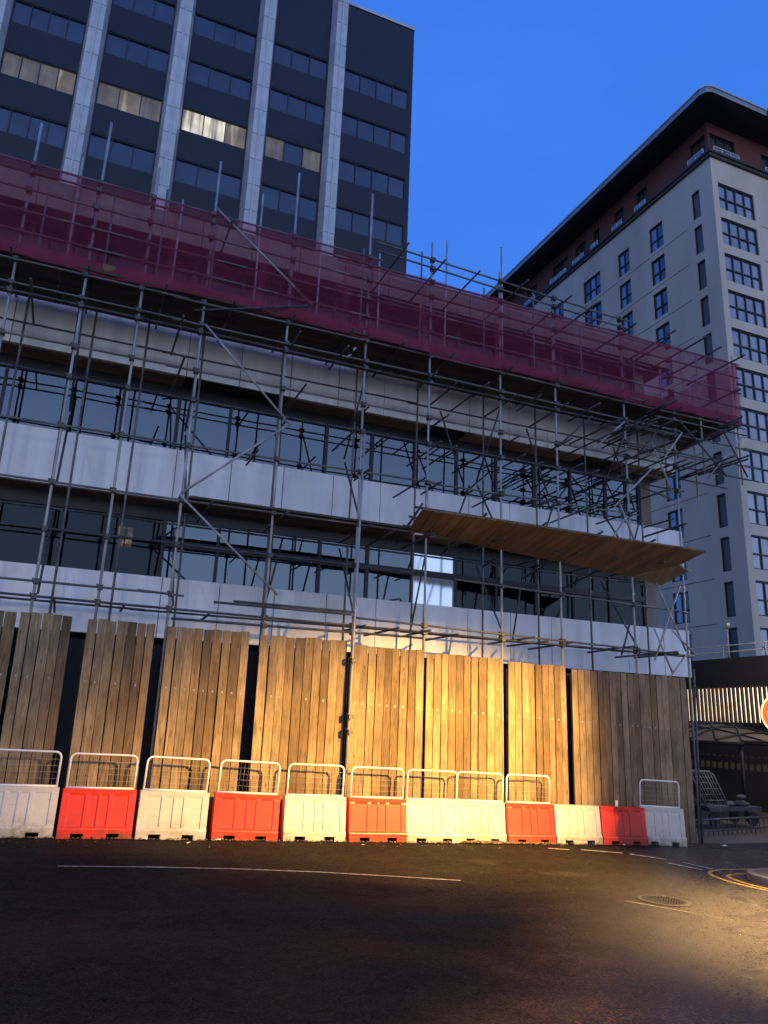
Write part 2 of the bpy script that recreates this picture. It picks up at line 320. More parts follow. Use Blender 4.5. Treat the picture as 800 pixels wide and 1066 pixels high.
# ------------------------------------------------------------------ ground
def gz(x): return -.03*max(-12, min(16, x))
def sheet(name, xs, ys, mat, dz=0, kind='structure'):
    m = MB(); nx = len(xs)
    m.poly([(x, y, gz(x) + dz) for y in ys for x in xs],
           [(j*nx+i, j*nx+i+1, (j+1)*nx+i+1, (j+1)*nx+i) for j in range(len(ys)-1) for i in range(nx-1)])
    return tag(m.build(name, mat), kind=kind)
sheet('ground', [-400,-60,-12,16,60,400], [-400,-60,-20,15.9,60,400], M['paving'], -.012)
sheet('road', [-60,-12,0,16,23.6], [-25,0,8,15.5], M['asphalt'])
def strip(name, pts, wd, mat, dz=.006):
    m = MB(); pts = [Vector(p) for p in pts]; L, Rr = [], []
    for i, p in enumerate(pts):
        d = (pts[min(i+1, len(pts)-1)] - pts[max(i-1, 0)]).normalized(); s = Vector((-d.y, d.x))*wd/2
        L.append(p + s); Rr.append(p - s)
    for i in range(len(pts)-1):
        m.face(*[(q.x, q.y, gz(q.x) + dz) for q in (Rr[i], Rr[i+1], L[i+1], L[i])])
    return tag(m.build(name, mat), kind='structure')
strip('road_marking', [(.31,12.43),(1.61,12.35),(2.85,12.19),(3.98,11.94),(4.95,11.62),(6.06,11.22)], .055, M['mark'])
for p in ([(9.85,14.45),(10.26,14.28)], [(10.57,14.3),(11.32,13.9)], [(11.42,13.8),(11.79,13.15)], [(11.48,12.75),(11.64,12.01)], [(11.93,12.82),(11.97,12.11)]):
    strip('road_marking', p, .09, M['mark'])
strip('road_marking', [(7.9,9.7),(8.3,9.1),(8.7,8.5)], .035, plain('nearly_worn_paint', (.20,.18,.15), .5, 0, .5, 7))
strip('yellow_line', [(11.31,9.4),(11.25,10.21),(11.19,10.58),(11.18,10.91),(11.24,11.2),(11.35,11.49),(11.51,11.74),(11.79,11.93),(12.15,12.06),(13.2,12.1),(16,12.1)], .07, M['yellow'])
strip('yellow_line', [(11.45,9.4),(11.42,10.25),(11.38,10.6),(11.40,10.85),(11.46,11.07),(11.6,11.4),(11.8,11.54),(12.17,11.66),(13.2,11.72),(16,11.72)], .07, M['yellow'])
# pavement at the corner with a rounded kerb
def arc_edge(r, x0, y1, n=8):   # corner centred so that the edges are x = x0 and y = y1
    return [(x0 + r - r*math.cos(a), y1 - r + r*math.sin(a)) for a in [math.pi/2*i/n for i in range(n+1)]]
inner = [(11.82, -6)] + arc_edge(.75, 11.82, 11.42) + [(23.6, 11.42)]
outer = [(11.70, -6)] + arc_edge(.87, 11.70, 11.54) + [(23.6, 11.54)]
pm = MB(); H_ = .11
pm.poly([(x, y, gz(x)+H_) for x, y in inner] + [(23.6, -6, gz(23.6)+H_)], [tuple(range(len(inner)+1))[::-1]])
tag(pm.build('pavement', M['paving']), kind='structure')
km = MB()
for (a, b, c, d) in zip(inner, inner[1:], outer, outer[1:]):
    km.face((c[0],c[1],gz(c[0])+H_+.004), (d[0],d[1],gz(d[0])+H_+.004), (b[0],b[1],gz(b[0])+H_+.004), (a[0],a[1],gz(a[0])+H_+.004))
    km.face((c[0],c[1],gz(c[0])-.02), (d[0],d[1],gz(d[0])-.02), (d[0],d[1],gz(d[0])+H_+.004), (c[0],c[1],gz(c[0])+H_+.004))
tag(km.build('kerb', M['kerb']), kind='structure')
# manhole
mh = MB(); cx, cy, cr = 8.58, 9.66, .34
def disc(m, cx, cy, z, r0, r1, n=28):
    for i in range(n):
        a, b = 2*math.pi*i/n, 2*math.pi*(i+1)/n
        pts = [(cx+r0*math.cos(a), cy+r0*math.sin(a)), (cx+r1*math.cos(a), cy+r1*math.sin(a)), (cx+r1*math.cos(b), cy+r1*math.sin(b)), (cx+r0*math.cos(b), cy+r0*math.sin(b))]
        m.face(*[(x, y, gz(x)+z) for x, y in pts])
mr_ = empty('manhole_cover', (cx, cy, gz(cx)), 'round cast iron manhole cover set in the wet road', 'manhole cover')
disc(mh, cx, cy, .008, .001, cr*.88)
for i in range(-5, 6):
    for j in range(-5, 6):
        if math.hypot(i, j) < 5.2: mh.box(cx+i*.052-.014, cx+i*.052+.014, cy+j*.052-.014, cy+j*.052+.014, gz(cx)+.006, gz(cx)+.016)
mh.build('lid', M['iron'], mr_)
rg = MB(); disc(rg, cx, cy, .010, cr*.91, cr*1.12); rg.build('rim', M['podium'], mr_)

# ------------------------------------------------------------------ office building behind the scaffold
ob = empty('office_building', (5, 17.4, 0), 'low office block with pale cladding bands and ribbon windows behind scaffolding', 'building')
X0, X1, YF, YW = -7.25, 16.95, 17.4, 18.1
P = 1.29
def band(z0, z1, name='spandrel_band', mat='panel'):
    m = MB(); x = -0.79 - 5*P
    while x < X1 - .05:
        xe = min(x + P, X1); j = rnd.uniform(-.004, .004)
        m.box(x+.009, xe-.009, YF+j, YF+.06, z0, z1); x += P
    y = YF + .07                                  # return along the right-hand side
    while y < 30:
        m.box(X1-.06, X1, y+.009, y+P-.009, z0, z1); y += P
    return m.build(name, M[mat], ob)
LV = [(3.71, 5.05), (6.85, 8.08), (9.97, 12.15)]
for z0, z1 in LV: band(z0, z1)
band(13.55, 14.3, 'parapet', 'concrete')
bk = MB()
for z0, z1 in LV + [(13.55, 14.3)]:
    bk.box(X0, X1-.07, YF+.065, YW+.5, z0+.02, z1-.01)
    bk.box(X0, X1-.07, YW+.5, 30, z0+.35, z0+.75)        # floor slab
bk.build('floor_slab', M['void'], ob)
cp = MB().box(X0, X1+.03, YF-.05, YF+.2, 12.155, 12.29); cp.build('coping', M['white_coat'], ob)
for lvl, (z0, z1) in enumerate(LV[1:]):
    miss = {0: (8, 9, 13, 14, 15), 1: (7, 8, 12, 16)}[lvl]
    for i in range(19):
        if i in miss: continue
        xa = -0.79 + (i-5)*P
        sf = MB(); sf.box(xa+.006, min(xa+P, X1-.08)-.006, YF+.07, YW-.02, z0-.012, z0+.012)
        sf.build('soffit', M['soffit'], ob)
hd = MB()
for z in (6.85, 9.97): hd.box(X0, 16.4, YW-.03, YW+.12, z-.28, z+.03)
hd.build('window_head', M['frame'], ob)
core = MB().box(X0, 16.6, 23.5, 23.8, -.4, 14.2); core.build('core_wall', M['void'], ob)
gw = MB().box(X0, 16.5, YW+.2, YW+.5, -.7, 3.75); gw.build('ground_floor_wall', M['void'], ob)
rf = MB().box(X0+.1, X1-.1, YF+.1, 30, 14.2, 14.34); rf.build('roof', M['roof'], ob)
for xx in (-1.5, 3.7, 8.9, 14.1):
    for z0, z1 in ((5.0, 6.9), (8.0, 10.0), (12.1, 13.6)): MB().box(xx-.22, xx+.22, YW+1.2, YW+1.6, z0, z1).build('interior_column', M['void'], ob)
for z0, z1 in ((-.7, 3.75), (5.04, 6.86), (8.07, 9.98), (12.1, 13.56)): MB().box(16.02, 16.42, YW-.02, YW+.5, z0, z1).build('corner_pier', M['concrete'], ob)
sd = MB()
for z0, z1 in ((5.04, 6.86), (8.07, 9.98), (12.1, 13.56)): sd.box(16.2, 16.3, YW+.5, 30, z0, z1)
sd.build('side_wall', M['concrete'], ob)
FL = [(5.05, 6.59), (8.08, 9.71), (12.1, 13.56)]
M['mirror_pane'] = plain('mirror_pane_finish', (.80,.86,.95), .10, .85, .04, 2)  # mirror finish made up so that one pane shows bright sky
for k, (z0, z1) in enumerate(FL):
    i = 0; x = 1.77 - 7*P
    while x < 15.9:
        xe = min(x + P, 16.0)
        if True:
            fr = MB(); t = .05 if i % 2 else .035
            fr.box(x, x+t, YW-.02, YW+.08, z0, z1); fr.box(xe-.035, xe-.002, YW-.02, YW+.08, z0, z1)
            fr.box(x+t, xe-.035, YW-.02, YW+.08, z1-.06, z1); fr.box(x+t, xe-.035, YW-.02, YW+.08, z0, z0+.08)
            if k == 0 and x > 1.7: fr.box(x+t, xe-.035, YW-.025, YW+.06, z0+.86, z0+1.02)
            o = fr.build('window', M['frame'], ob)
            a = rnd.uniform(-.006, .006); b_ = rnd.uniform(-.006, .006)
            pn = MB(); pn.face((x+t, YW+.03+a, z0+.08), (xe-.035, YW+.03-a, z0+.08), (xe-.035, YW+.03-a+b_, z1-.06), (x+t, YW+.03+a+b_, z1-.06))
            bright = k == 0 and 8.0 < x < 8.9
            pn.build('pane', M['mirror_pane'] if bright else (M['dark_glass'] if (k == 0 and (x < 1.7 or x > 9.4)) or k == 2 else M['glass']), o)
        x += P; i += 1
# glowing panel added behind the first-floor glass to make a warm glint
il = empty('window_glint', (1.0, 19.6, 6.2), 'small warm glowing panel added behind the dark first floor window for a glint', 'glowing panel')
MB().box(.78, 1.2, 19.55, 19.62, 6.05, 6.62).build('glint_backing', M['rusty'], il)
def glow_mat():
    m, nt, b = new_mat('warm_glint'); f = noise(nt, coords(nt), 5, 3, .6)
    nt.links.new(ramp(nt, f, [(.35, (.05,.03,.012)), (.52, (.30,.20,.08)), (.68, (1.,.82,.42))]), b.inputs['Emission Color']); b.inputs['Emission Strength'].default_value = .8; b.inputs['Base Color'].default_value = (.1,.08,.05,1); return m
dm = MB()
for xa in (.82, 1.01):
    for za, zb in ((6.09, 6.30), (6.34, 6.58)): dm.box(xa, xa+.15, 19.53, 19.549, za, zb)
dm.build('glint_panes', glow_mat(), il)

# ------------------------------------------------------------------ scaffold
sc = empty('scaffold', (5, 15.6, 0), 'steel tube scaffold with lifts, braces and boards across the office block', 'scaffold')
YO, YI = 15.6, 16.95
outs = [(-3.5,14.3),(-2.02,14.0),(-.68,14.55),(.46,13.75),(1.8,14.4),(3.74,14.75),(5.7,14.8),(7.42,13.9),(9.45,13.6),(11.15,13.3),(13.4,13.2),(15.12,9.9)]
COUP = []
def tube(name, p, q, r=.03, mat='galv', parent=sc): return MB().tube(p, q, r*.86).build(name, M[mat], parent, True)
for x, t in outs:
    t += .35 if x < 12 else 0
    dx = rnd.uniform(-.03, .03)
    o = MB().sweep([(x-dx, YO, gz(x)), (x, YO, 6.5), (x+dx, YO, t)], .0275, 8).build('standard', M['galv'], sc, True)
for x, t in [(-3.3,14.2),(-1.8,13.9),(-.4,14.1),(.75,14.6),(2.1,14.0),(4.0,14.3),(5.95,14.5),(7.7,14.9),(9.7,14.3),(11.4,14.6),(13.1,13.9),(15.0,13.4)]:
    tube('standard', (x, YI, gz(x)), (x+rnd.uniform(-.06,.06), YI, t), .03, 'weathered')
for x, t in [(-1.2,13.9),(1.15,13.9),(3.2,14.2),(4.85,14.2),(6.6,14.2),(8.6,14.6),(10.5,14.9),(12.2,13.9)]:
    tube('standard', (x, 17.2, 11.15), (x+rnd.uniform(-.05,.05), 17.2, t+rnd.uniform(.3,1.3)))
tube('standard', (17.62, YO, 9.2), (17.66, YO, 13.35)); tube('standard', (16.2, YO, 9.3), (16.2, YO, 13.15)); tube('standard', (17.6, 17.3, 9.2), (17.6, 17.3, 13.3)); tube('standard', (16.3, 17.2, 9.0), (16.3, 17.2, 13.3))
# the tube that stands in front of the hoarding
tube('standard', (5.62, 15.38, gz(5.6)), (5.70, 15.40, 8.5), .032)
tube('standard', (15.0, 15.45, gz(15)), (15.16, 15.5, 3.75), .032, 'rusty')

def ledger(x0, x1, z, y=YO, z2=None, mat='weathered', nm='ledger'):
    L = 6.3; x = x0; z2 = z if z2 is None else z2
    while x < x1 - .01:
        xe = min(x + L, x1)
        za, zb = (z + (z2-z)*(t-x0)/(x1-x0) for t in (x, xe))
        a = rnd.uniform(-.02, .02); yo = .062 + rnd.uniform(-.004, .004)
        tube(nm, (x-.15, y-yo, za+a), (xe+.15, y-yo, zb-a), .028, mat)
        x = xe
    for sx, _ in outs:
        if x0 <= sx <= x1 and y == YO: COUP.append((sx, y-.03, z + (z2-z)*(sx-x0)/(x1-x0)))
XL = -5
ledger(XL, 15.2, 10.42); ledger(XL, 15.2, 10.24, mat='rusty'); ledger(XL, 13.5, 9.3); ledger(XL, 15.2, 8.62, mat='rusty'); ledger(XL, 13.5, 7.52, z2=7.7)
ledger(XL, 15.2, 6.38); ledger(XL, 7, 5.44, mat='rusty'); ledger(XL, 1.9, 4.42); ledger(XL, 15, 4.16, z2=4.06, mat='rusty'); ledger(8.3, 15, 5.38, z2=5.24); ledger(5.8, 15.1, 4.28, z2=4.1)
ledger(2, 7.2, 3.95, mat='rusty')
for z, xe in ((10.95, 17.7), (11.62, 17.7), (12.1, 17.7), (12.62, 17.7), (13.05, 17.7), (13.26, 5.9)): ledger(XL, xe, z)
for z in (13.5, 13.75): ledger(6.0, 13.6, z, z2=z-.25, y=YO)
for z in (4.25, 6.2, 10.3): ledger(XL, 15.3, z, YI+.12, mat='rusty')
for z in (11.7, 12.2, 13.3, 13.7, 14.1): ledger(XL if z < 13.2 else 5.5, 15.8, z, 17.25)
ledger(13.2, 18.1, 9.35, mat='rusty'); ledger(13.4, 18.0, 9.75); ledger(13.3, 17.9, 10.3); ledger(14.6, 17.9, 10.75); ledger(14.6, 18.2, 9.55, y=16.9, mat='rusty'); ledger(14.6, 17.9, 10.45, y=17.2)
# braces across the face
for a, b in (((1.87,10.41),(3.95,8.42)), ((1.76,6.5),(4.0,8.52)), ((1.73,6.47),(3.95,4.6)), ((1.8,13.42),(4.25,11.52)), ((1.6,10.66),(4.15,11.45)),
             ((14.2,9.9),(14.87,8.45)), ((14.18,9.13),(12.8,7.8)), ((13.0,7.95),(13.45,6.95)), ((14.08,5.95),(14.95,4.2)), ((14.9,5.95),(13.9,3.9)), ((15.2,4.15),(14.5,4.7)), ((13.93,4.7),(14.45,3.6)), ((14.95,4.1),(14.35,3.5)), ((13.15,4.75),(12.85,3.95)),
             ((16.2,9.15),(17.7,10.7)), ((15.3,10.7),(16.9,9.3)), ((13.6,9.3),(14.5,10.3)), ((14.5,9.35),(15.3,10.35)), ((16.9,10.7),(17.7,9.4)), ((11.2,9.3),(12.2,10.25)), ((12.2,9.3),(13.3,10.3)), ((12.3,6.4),(13.2,7.6)), ((13.3,8.6),(14.9,8.3))):
    y = YO - .1 - rnd.uniform(0, .06)
    tube('brace', (a[0], y, a[1]), (b[0], y, b[1]), .029, rnd.choice(['galv', 'galv', 'rusty']))
for x in (-.68, 1.8, 5.7, 9.45, 13.4):
    tube('brace', (x+.06, YO, 4.2), (x+.06, YI, 6.1), .028, 'rusty'); tube('brace', (x+.06, YI, 8.4), (x+.06, YO, 10.2), .028, 'rusty'); tube('brace', (x+.08, YO, 6.4), (x+.08, YI, 8.3), .028, 'rusty')
for x in (8.6, 11.3, 14.3):
    tube('brace', (x, YI, 6.3), (x+.7, YI, 8.25), .028, 'rusty'); tube('brace', (x+.5, YI, 8.3), (x-.2, YI, 10.2), .028, 'rusty')
for x in (4.0, 7.7, 10.6):
    tube('brace', (x, YI, 4.3), (x+.35, YI, 6.2), .028, 'rusty')
# transoms: short tubes from the facade that stick out towards the street
TR = []
def transom(x, z, y0=None, y1=17.25, dx=0):
    y0 = 15.05 + rnd.uniform(-.25, .3) if y0 is None else y0
    TR.append(((x, y0, z), (x + dx, y1, z + rnd.uniform(-.03, .03))))
x = -4.2
while x < 15.3:
    for z in (10.36, 8.56, 6.30, 4.10):
        if rnd.random() < ((.0 if z == 8.56 and x < 4 else .4) if x < 6 else .85): transom(x + rnd.uniform(-.25, .25), z + rnd.uniform(-.05, .05), y1=rnd.choice([16.3, 17.0, 17.2]))
    x += .82
x = 1.5
while x < 15.2:
    for z in (9.26, 7.6):
        if rnd.random() < .42: transom(x + rnd.uniform(-.3, .3), z + rnd.uniform(-.1, .12), y1=rnd.choice([16.2, 16.9]))
    x += .9 if x < 8 else .68
for i in range(22):
    transom(rnd.uniform(12.2, 17.8), rnd.choice([9.32, 9.62, 9.8, 10.05, 10.35, 10.6, 10.8]), y0=rnd.uniform(14.4, 15.3), y1=rnd.uniform(16.4, 17.3), dx=rnd.uniform(-.15, .15))
for i in range(15):
    transom(-3.5 + i*1.45 + rnd.uniform(-.2, .2), 11.02, y0=15.2, y1=17.33)
for x in (6.4, 7.5, 8.5, 9.8, 11.2, 12.0, 13.6, 14.8, 15.8, 16.6, 17.55):
    transom(x, 13.45 - (x-6)*.03, y0=14.9 + rnd.uniform(-.2,.3), y1=17.4)
for x in (2.2, 3.6, 5.9, 14.9, 17.6, 17.64):
    transom(x, rnd.choice([12.15, 12.7, 13.1]), y0=15.35, y1=17.4)
TR.sort(key=lambda t: (Vector(t[0]) - Vector((0,0,2.1))).length)
for p, q in TR[:96]: tube('transom', p, q, .028, 'rusty')
rest = MB()
for p, q in TR[96:]: rest.tube(p, q, .028, 6)
if TR[96:]: tag(rest.build('transom', M['rusty'], sc, True), kind='stuff')
# couplers where tubes cross
def coup_mb(m, c):
    x, y, z = c; m.box(x-.05, x+.05, y-.075, y+.075, z-.048, z+.048); m.tube((x-.065, y-.05, z+.05), (x-.065, y+.05, z+.05), .016, 5)
COUP.sort(key=lambda c: (Vector(c) - Vector((0,0,2.1))).length)
COUP += [(5.66, 15.36, z) for z in (3.35, 2.2, 1.9)]
COUP = COUP[-3:] + COUP[:-3]
for c in COUP[:96]:
    m = MB(); coup_mb(m, c); m.build('coupler', M['coupler'], sc)
m = MB()
for c in COUP[96:]: coup_mb(m, c)
if COUP[96:]: tag(m.build('coupler', M['coupler'], sc), kind='stuff')
# boarded lifts
def deck(x0, x1, y0, y1, z, mat, bw=.225, L=3.9, th=.045):
    m = MB(); n = int((y1-y0)/bw)
    for i in range(n):
        x = x0 - rnd.uniform(0, .15)
        while x < x1:
            xe = min(x + L, x1 + rnd.uniform(0, .1)); y = y0 + i*bw
            m.box(x+.004, xe-.004, y+.004, y+bw-.006, z+rnd.uniform(-.004,.004), z+th); x = xe
    return m.build('platform', mat, sc)
deck(XL, 5.6, 15.5, 17.35, 11.07, M['deck']); deck(5.72, 17.6, 15.5, 17.35, 11.07, M['deck'])
deck(2.0, 7.1, 15.45, 16.9, 6.43, M['deck'])
deck(15.0, 17.6, 17.36, 19.0, 11.08, M['ply'])
tb = MB()
for x0, x1 in ((XL, 5.6), (5.72, 17.6)): tb.box(x0, x1, 15.56, 15.6, 11.12, 11.33)
tb.build('toe_board', M['ply'], sc)
tw = MB().box(5.95, 14.9, 17.30, 17.34, 11.13, 11.36); tw.build('toe_board', M['white_coat'], sc)
# stored tubes lying on the lowest lift
for i, (x0, x1, y, z) in enumerate(((2.9,5.55,15.30,4.30),(2.6,5.4,15.22,4.29),(3.0,5.6,15.26,4.35))):
    tag(tube('loose_tube', (x0, y, z), (x1, y, z+.01), .029, 'rusty', None), ['lower grey tube lying on the lowest lift above the hoarding','outer grey tube lying on the lowest lift above the hoarding','top grey tube of the pile on the lowest lift'][i], 'scaffold tube', 'loose tubes on the lowest lift')
# wooden protection fan
fan = empty('wooden_fan', (10.5, 15.5, 6.2), 'sloping timber protection fan jutting from the scaffold at mid height', 'protection fan')
fb = MB(); n = 30
def fpt(t, s): # t along, s 0 inner .. 1 outer
    a = Vector((6.95, 15.6, 6.40)).lerp(Vector((13.95, 15.6, 5.98)), t); b = Vector((6.79, 14.5, 6.62)).lerp(Vector((14.87, 14.5, 6.64)), t); return a.lerp(b, s)
for i in range(n):
    t0, t1 = i/n + .0014, (i+1)/n - .0014
    up = Vector((0, 0, .04 + rnd.uniform(0, .006))); e = 1 + rnd.uniform(0, .02)
    q = [fpt(t0, 0), fpt(t1, 0), fpt(t1, e), fpt(t0, e)]; fb.hexa(q, [p + up for p in q])
fb.build('boards', M['ply'], fan)
fb = MB()
for s in (.06, .5, .93): fb.tube(fpt(-.02, s) + Vector((0,0,.08)), fpt(1.005, s) + Vector((0,0,.08)), .028)
for t in (.0, .2, .4, .6, .8): fb.tube(fpt(t, 1.0) + Vector((0,0,.14)), fpt(t, -.9) + Vector((0,0,.14)), .028)
fb.build('support_tubes', M['rusty'], fan, True)
lip = MB().hexa([Vector((13.4,15.55,6.0)),Vector((14.25,15.5,5.86)),Vector((15.02,15.3,6.28)),Vector((14.4,15.0,6.35))], [Vector((13.4,15.55,6.03)),Vector((14.25,15.5,5.89)),Vector((15.02,15.3,6.31)),Vector((14.4,15.0,6.38))]); lip.build('end_flap', M['ply'], fan)

# ------------------------------------------------------------------ debris netting
def net(name, p0, p1, z0, z1, label, seed, nx=60, nz=10):
    rr = random.Random(seed); p0, p1 = Vector(p0), Vector(p1); d = (p1-p0).normalized(); nn = Vector((d.y, -d.x))
    L = (p1-p0).length; ph = [rr.uniform(0, 6.3) for _ in range(6)]; vs = []; nx = max(8, int(L*5))
    for j in range(nz+1):
        for i in range(nx+1):
            t, s = i/nx, j/nz; x = L*t
            f = .045*math.sin(x*2.1+ph[0]+s*1.5) + .03*math.sin(x*5.3+ph[1]-s*3) + .015*math.sin(x*9+ph[2]+s*6)
            sag = -.05*abs(math.sin(x*1.6+ph[3]))*(s > .99) - .03*math.sin(x*1.1+ph[4])*(s < .01)
            q = p0 + d*x + nn*(f*math.sin(math.pi*min(1, .25+s*.75)))
            vs.append((q.x, q.y, z0 + (z1-z0)*s + sag))
    m = MB(); m.poly(vs, [(j*(nx+1)+i, j*(nx+1)+i+1, (j+1)*(nx+1)+i+1, (j+1)*(nx+1)+i) for j in range(nz) for i in range(nx)])
    o = m.build(name, M['net'], None, True)
    for v in o.data.vertices: v.co.z -= z0
    o.location.z = z0
    return tag(o, label, 'debris netting', 'maroon debris netting round the top lift')
net('debris_netting', (-5, 15.50), (5.78, 15.50), 11.03, 13.28, 'long maroon net sheet on the left half of the top scaffold lift', 1)
net('debris_netting', (5.7, 15.47), (17.68, 15.47), 11.0, 13.08, 'maroon net sheet on the right half of the top scaffold lift', 2)
net('debris_netting', (17.70, 15.5), (17.70, 18.6), 11.0, 13.12, 'maroon net sheet closing the right hand end of the top lift', 3)

# ------------------------------------------------------------------ timber hoarding
HP = [(-3.6,-.9,3.82,'leftmost hoarding section, cut by the left frame edge'),
      (-.84,.06,3.83,'narrow grey brown hoarding section of five boards, behind the first white barrier'),
      (.33,1.57,3.80,'grey brown hoarding section behind the leftmost red barrier'),
      (1.80,3.44,3.78,'brown hoarding section right of the widest dark gap'),
      (3.67,5.58,3.76,'honey brown hoarding section ending at the tube that stands in front'),
      (5.70,7.38,3.69,'brightly lit golden hoarding section just right of the tube standing in front'),
      (7.46,9.40,3.64,'golden hoarding section in the brightest part of the lamp light'),
      (9.56,11.18,3.58,'orange lit hoarding section between the two dark slits on the right'),
      (11.32,14.88,3.52,'long grey hoarding section at the right end, half in shadow')]
for hi, (x0, x1, zt, lab) in enumerate(HP):
    h = empty('timber_hoarding', ((x0+x1)/2, 15.5, gz((x0+x1)/2)), lab, 'hoarding', 'timber hoarding sections')
    n = max(3, round((x1-x0)/.19)); bw = (x1-x0)/n; m = MB(); plates = []
    ws = [rnd.uniform(.88, 1.1) for _ in range(n)]; s_ = sum(ws); x = x0
    for k in range(n):
        xe = x + (x1-x0)*ws[k]/s_; y = 15.5 + rnd.uniform(-.012, .012); tw = rnd.uniform(-.006, .006); ln = rnd.uniform(-.012, .012)
        zz = zt + rnd.uniform(-.018, .012); zb = gz(x) - .03
        m.hexa([(x+.007,y+tw,zb),(xe-.007,y-tw,zb),(xe-.007,y-tw+.038,zb),(x+.007,y+tw+.038,zb)],
               [(x+.007+ln,y+tw,zz),(xe-.007+ln,y-tw,zz+rnd.uniform(-.006,.006)),(xe-.007+ln,y-tw+.038,zz),(x+.007+ln,y+tw+.038,zz)])
        xc = (x+xe)/2 + ln*.6; zf = gz(x) + 2.65
        if rnd.random() < .75: plates.append((xc-.014, xc+.014, y-.010, y-.004+.004, zf-.02, zf+.02))
        x = xe
    bevel(m.build('boards', M['board'], h), .004, 1)
    for q in plates: MB().box(*q).build('screw_plate', M['galv'], h)
    for z in (.5, 2.65):
        rl = MB(); rl.box(x0+.02, x1-.02, 15.555, 15.6, gz((x0+x1)/2)+z-.05, gz((x0+x1)/2)+z+.05)
        rl.build('rail', M['deck'], h)
# black sheet added to stand in for the shade behind the gaps
tag(MB().box(-5, 14.85, 15.98, 16.0, -.5, 3.45).build('gap_shade_sheet', plain('gap_shade_black', (.008,.008,.009), .6)), 'black sheet standing in for the shade behind the gaps of the timber hoarding', 'shade sheet')

# ------------------------------------------------------------------ water filled barriers
def barrier_body():
    m = MB(); hw = .62
    segs = [(-hw,0,0),(-.50,0,0),(-.50,0,1),(-.40,0,1),(-.40,1,1),(-.24,1,1),(-.24,1,0),(-.19,1,0),(-.19,0,0),(-.16,0,0),(-.16,0,1),(.0-.02,0,1),(-.02,0,0),(.02,0,0),(.02,0,1),(.16,0,1),(.16,0,0),(.19,0,0),(.19,1,0),(.24,1,0),(.24,1,1),(.40,1,1),(.40,0,1),(.50,0,1),(.50,0,0),(hw,0,0)]
    rings = []
    for x, nb, ins in segs:
        b = .085 if nb else 0.; d = .016 if ins else 0
        pr = [(-.215,b),(-.215,.15),(-.205,.175),(-.175+d,.20),(-.115+d,.70),(-.105,.73),(-.105,.80),(.105,.80),(.105,.73),(.115-d,.70),(.175-d,.20),(.205,.175),(.215,.15),(.215,b)]
        rings.append([(x, y, z) for y, z in pr])
    k = len(rings[0]); vs = [p for r in rings for p in r]; fs = []
    for i in range(len(rings)-1):
        for j in range(k):
            j2 = (j+1) % k; fs.append((i*k+j, (i+1)*k+j, (i+1)*k+j2, i*k+j2))
    fs += [tuple(range(k)), tuple((len(rings)-1)*k + j for j in range(k))[::-1]]
    m.poly(vs, [f[::-1] for f in fs])
    return m
def frame_mb(w_=.57, h0=.815, h1=1.385):
    m = MB(); r = .10; pts = [(-w_, 0, h0-.02)]
    for i in range(7):
        a = math.pi - math.pi/2*i/6; pts.append((-w_+r + r*math.cos(a), 0, h1-r + r*math.sin(a)))
    for i in range(7):
        a = math.pi/2 - math.pi/2*i/6; pts.append((w_-r + r*math.cos(a), 0, h1-r + r*math.sin(a)))
    pts.append((w_, 0, h0-.02)); m.sweep(pts, .019, 8)
    m.tube((-w_, 0, h0), (w_, 0, h0), .019)
    return m
def wires_mb(w_=.55, h0=.83, h1=1.37):
    m = MB()
    for i in range(1, 5): z = h0 + (h1-h0)*i/5; m.tube((-w_, .0, z), (w_, .0, z), .0020, 4)
    for i in range(1, 15): x = -w_ + 2*w_*i/15; m.tube((x, .006, h0), (x, .006, h1), .0015, 4)
    return m
protos = {}
def get_proto(c, framed):
    if (c, framed) in protos: return copy_tree(protos[(c, framed)])
    e = empty('road_barrier', (0,0,0), 'x', 'barrier', 'barriers')
    bd = barrier_body().build('body', M[c], e); bevel(bd, .007, 2)
    for p in bd.data.polygons: p.use_smooth = False
    if framed:
        f = frame_mb().build('mesh_panel', M['white_coat'], e, True); wires_mb().build('wire_mesh', M['galv'], f, True)
    protos[(c, framed)] = e; return e
BL = [(-.40,15.20,'white',1,0,'white barrier with mesh panel, cut by the left edge of the photo'),
      (.90,15.20,'red',1,0,'leftmost red plastic barrier with white mesh panel'),
      (2.20,15.20,'white',1,0,'white barrier with mesh panel between the two leftmost red barriers'),
      (3.56,15.20,'red',1,0,'second red barrier from the left, with a gap to the white one before it'),
      (4.92,15.20,'white',1,0,'white barrier with mesh panel left of the tube standing in front of the hoarding'),
      (6.24,15.20,'red',1,1,'bright red barrier with mesh panel at the foot of the front scaffold tube'),
      (7.48,15.19,'white',1,0,'cream lit white barrier right next to the middle red barrier'),
      (8.65,15.28,'white',1,-1,'set back white barrier with dirt heaped along its base'),
      (9.86,15.22,'red',1,0,'fourth red barrier, the last red one to carry a mesh panel'),
      (11.07,15.21,'white',0,0,'white barrier without mesh panel between the two right hand red barriers'),
      (12.33,15.20,'red',0,0,'rightmost red barrier, without a mesh panel but with a short white peg'),
      (13.47,15.17,'white',1,-9,'rightmost barrier, white with a narrow mesh panel, at the end of the row')]
for x, y, c, fr, rz, lab in BL:
    e = get_proto(c, bool(fr)); e['label'] = lab; e['category'] = 'barrier'; e['group'] = 'water filled plastic barriers along the hoarding'
    e.location = (x, y, gz(x) + .004); e.rotation_euler = (R(rnd.uniform(-.8,.8)), R(1.72 + rnd.uniform(-.5,.5)), R(rz + rnd.uniform(-2.2, 2.2)))
    if x > 13: e.scale = (.9, .95, 1.02)
    if c == 'red' and not fr:
        pg = MB(); pg.sweep([(-.1,0,.78),(-.1,0,.93)], .035, 8); o = pg.build('peg', M['white_coat'], None); o.parent = e
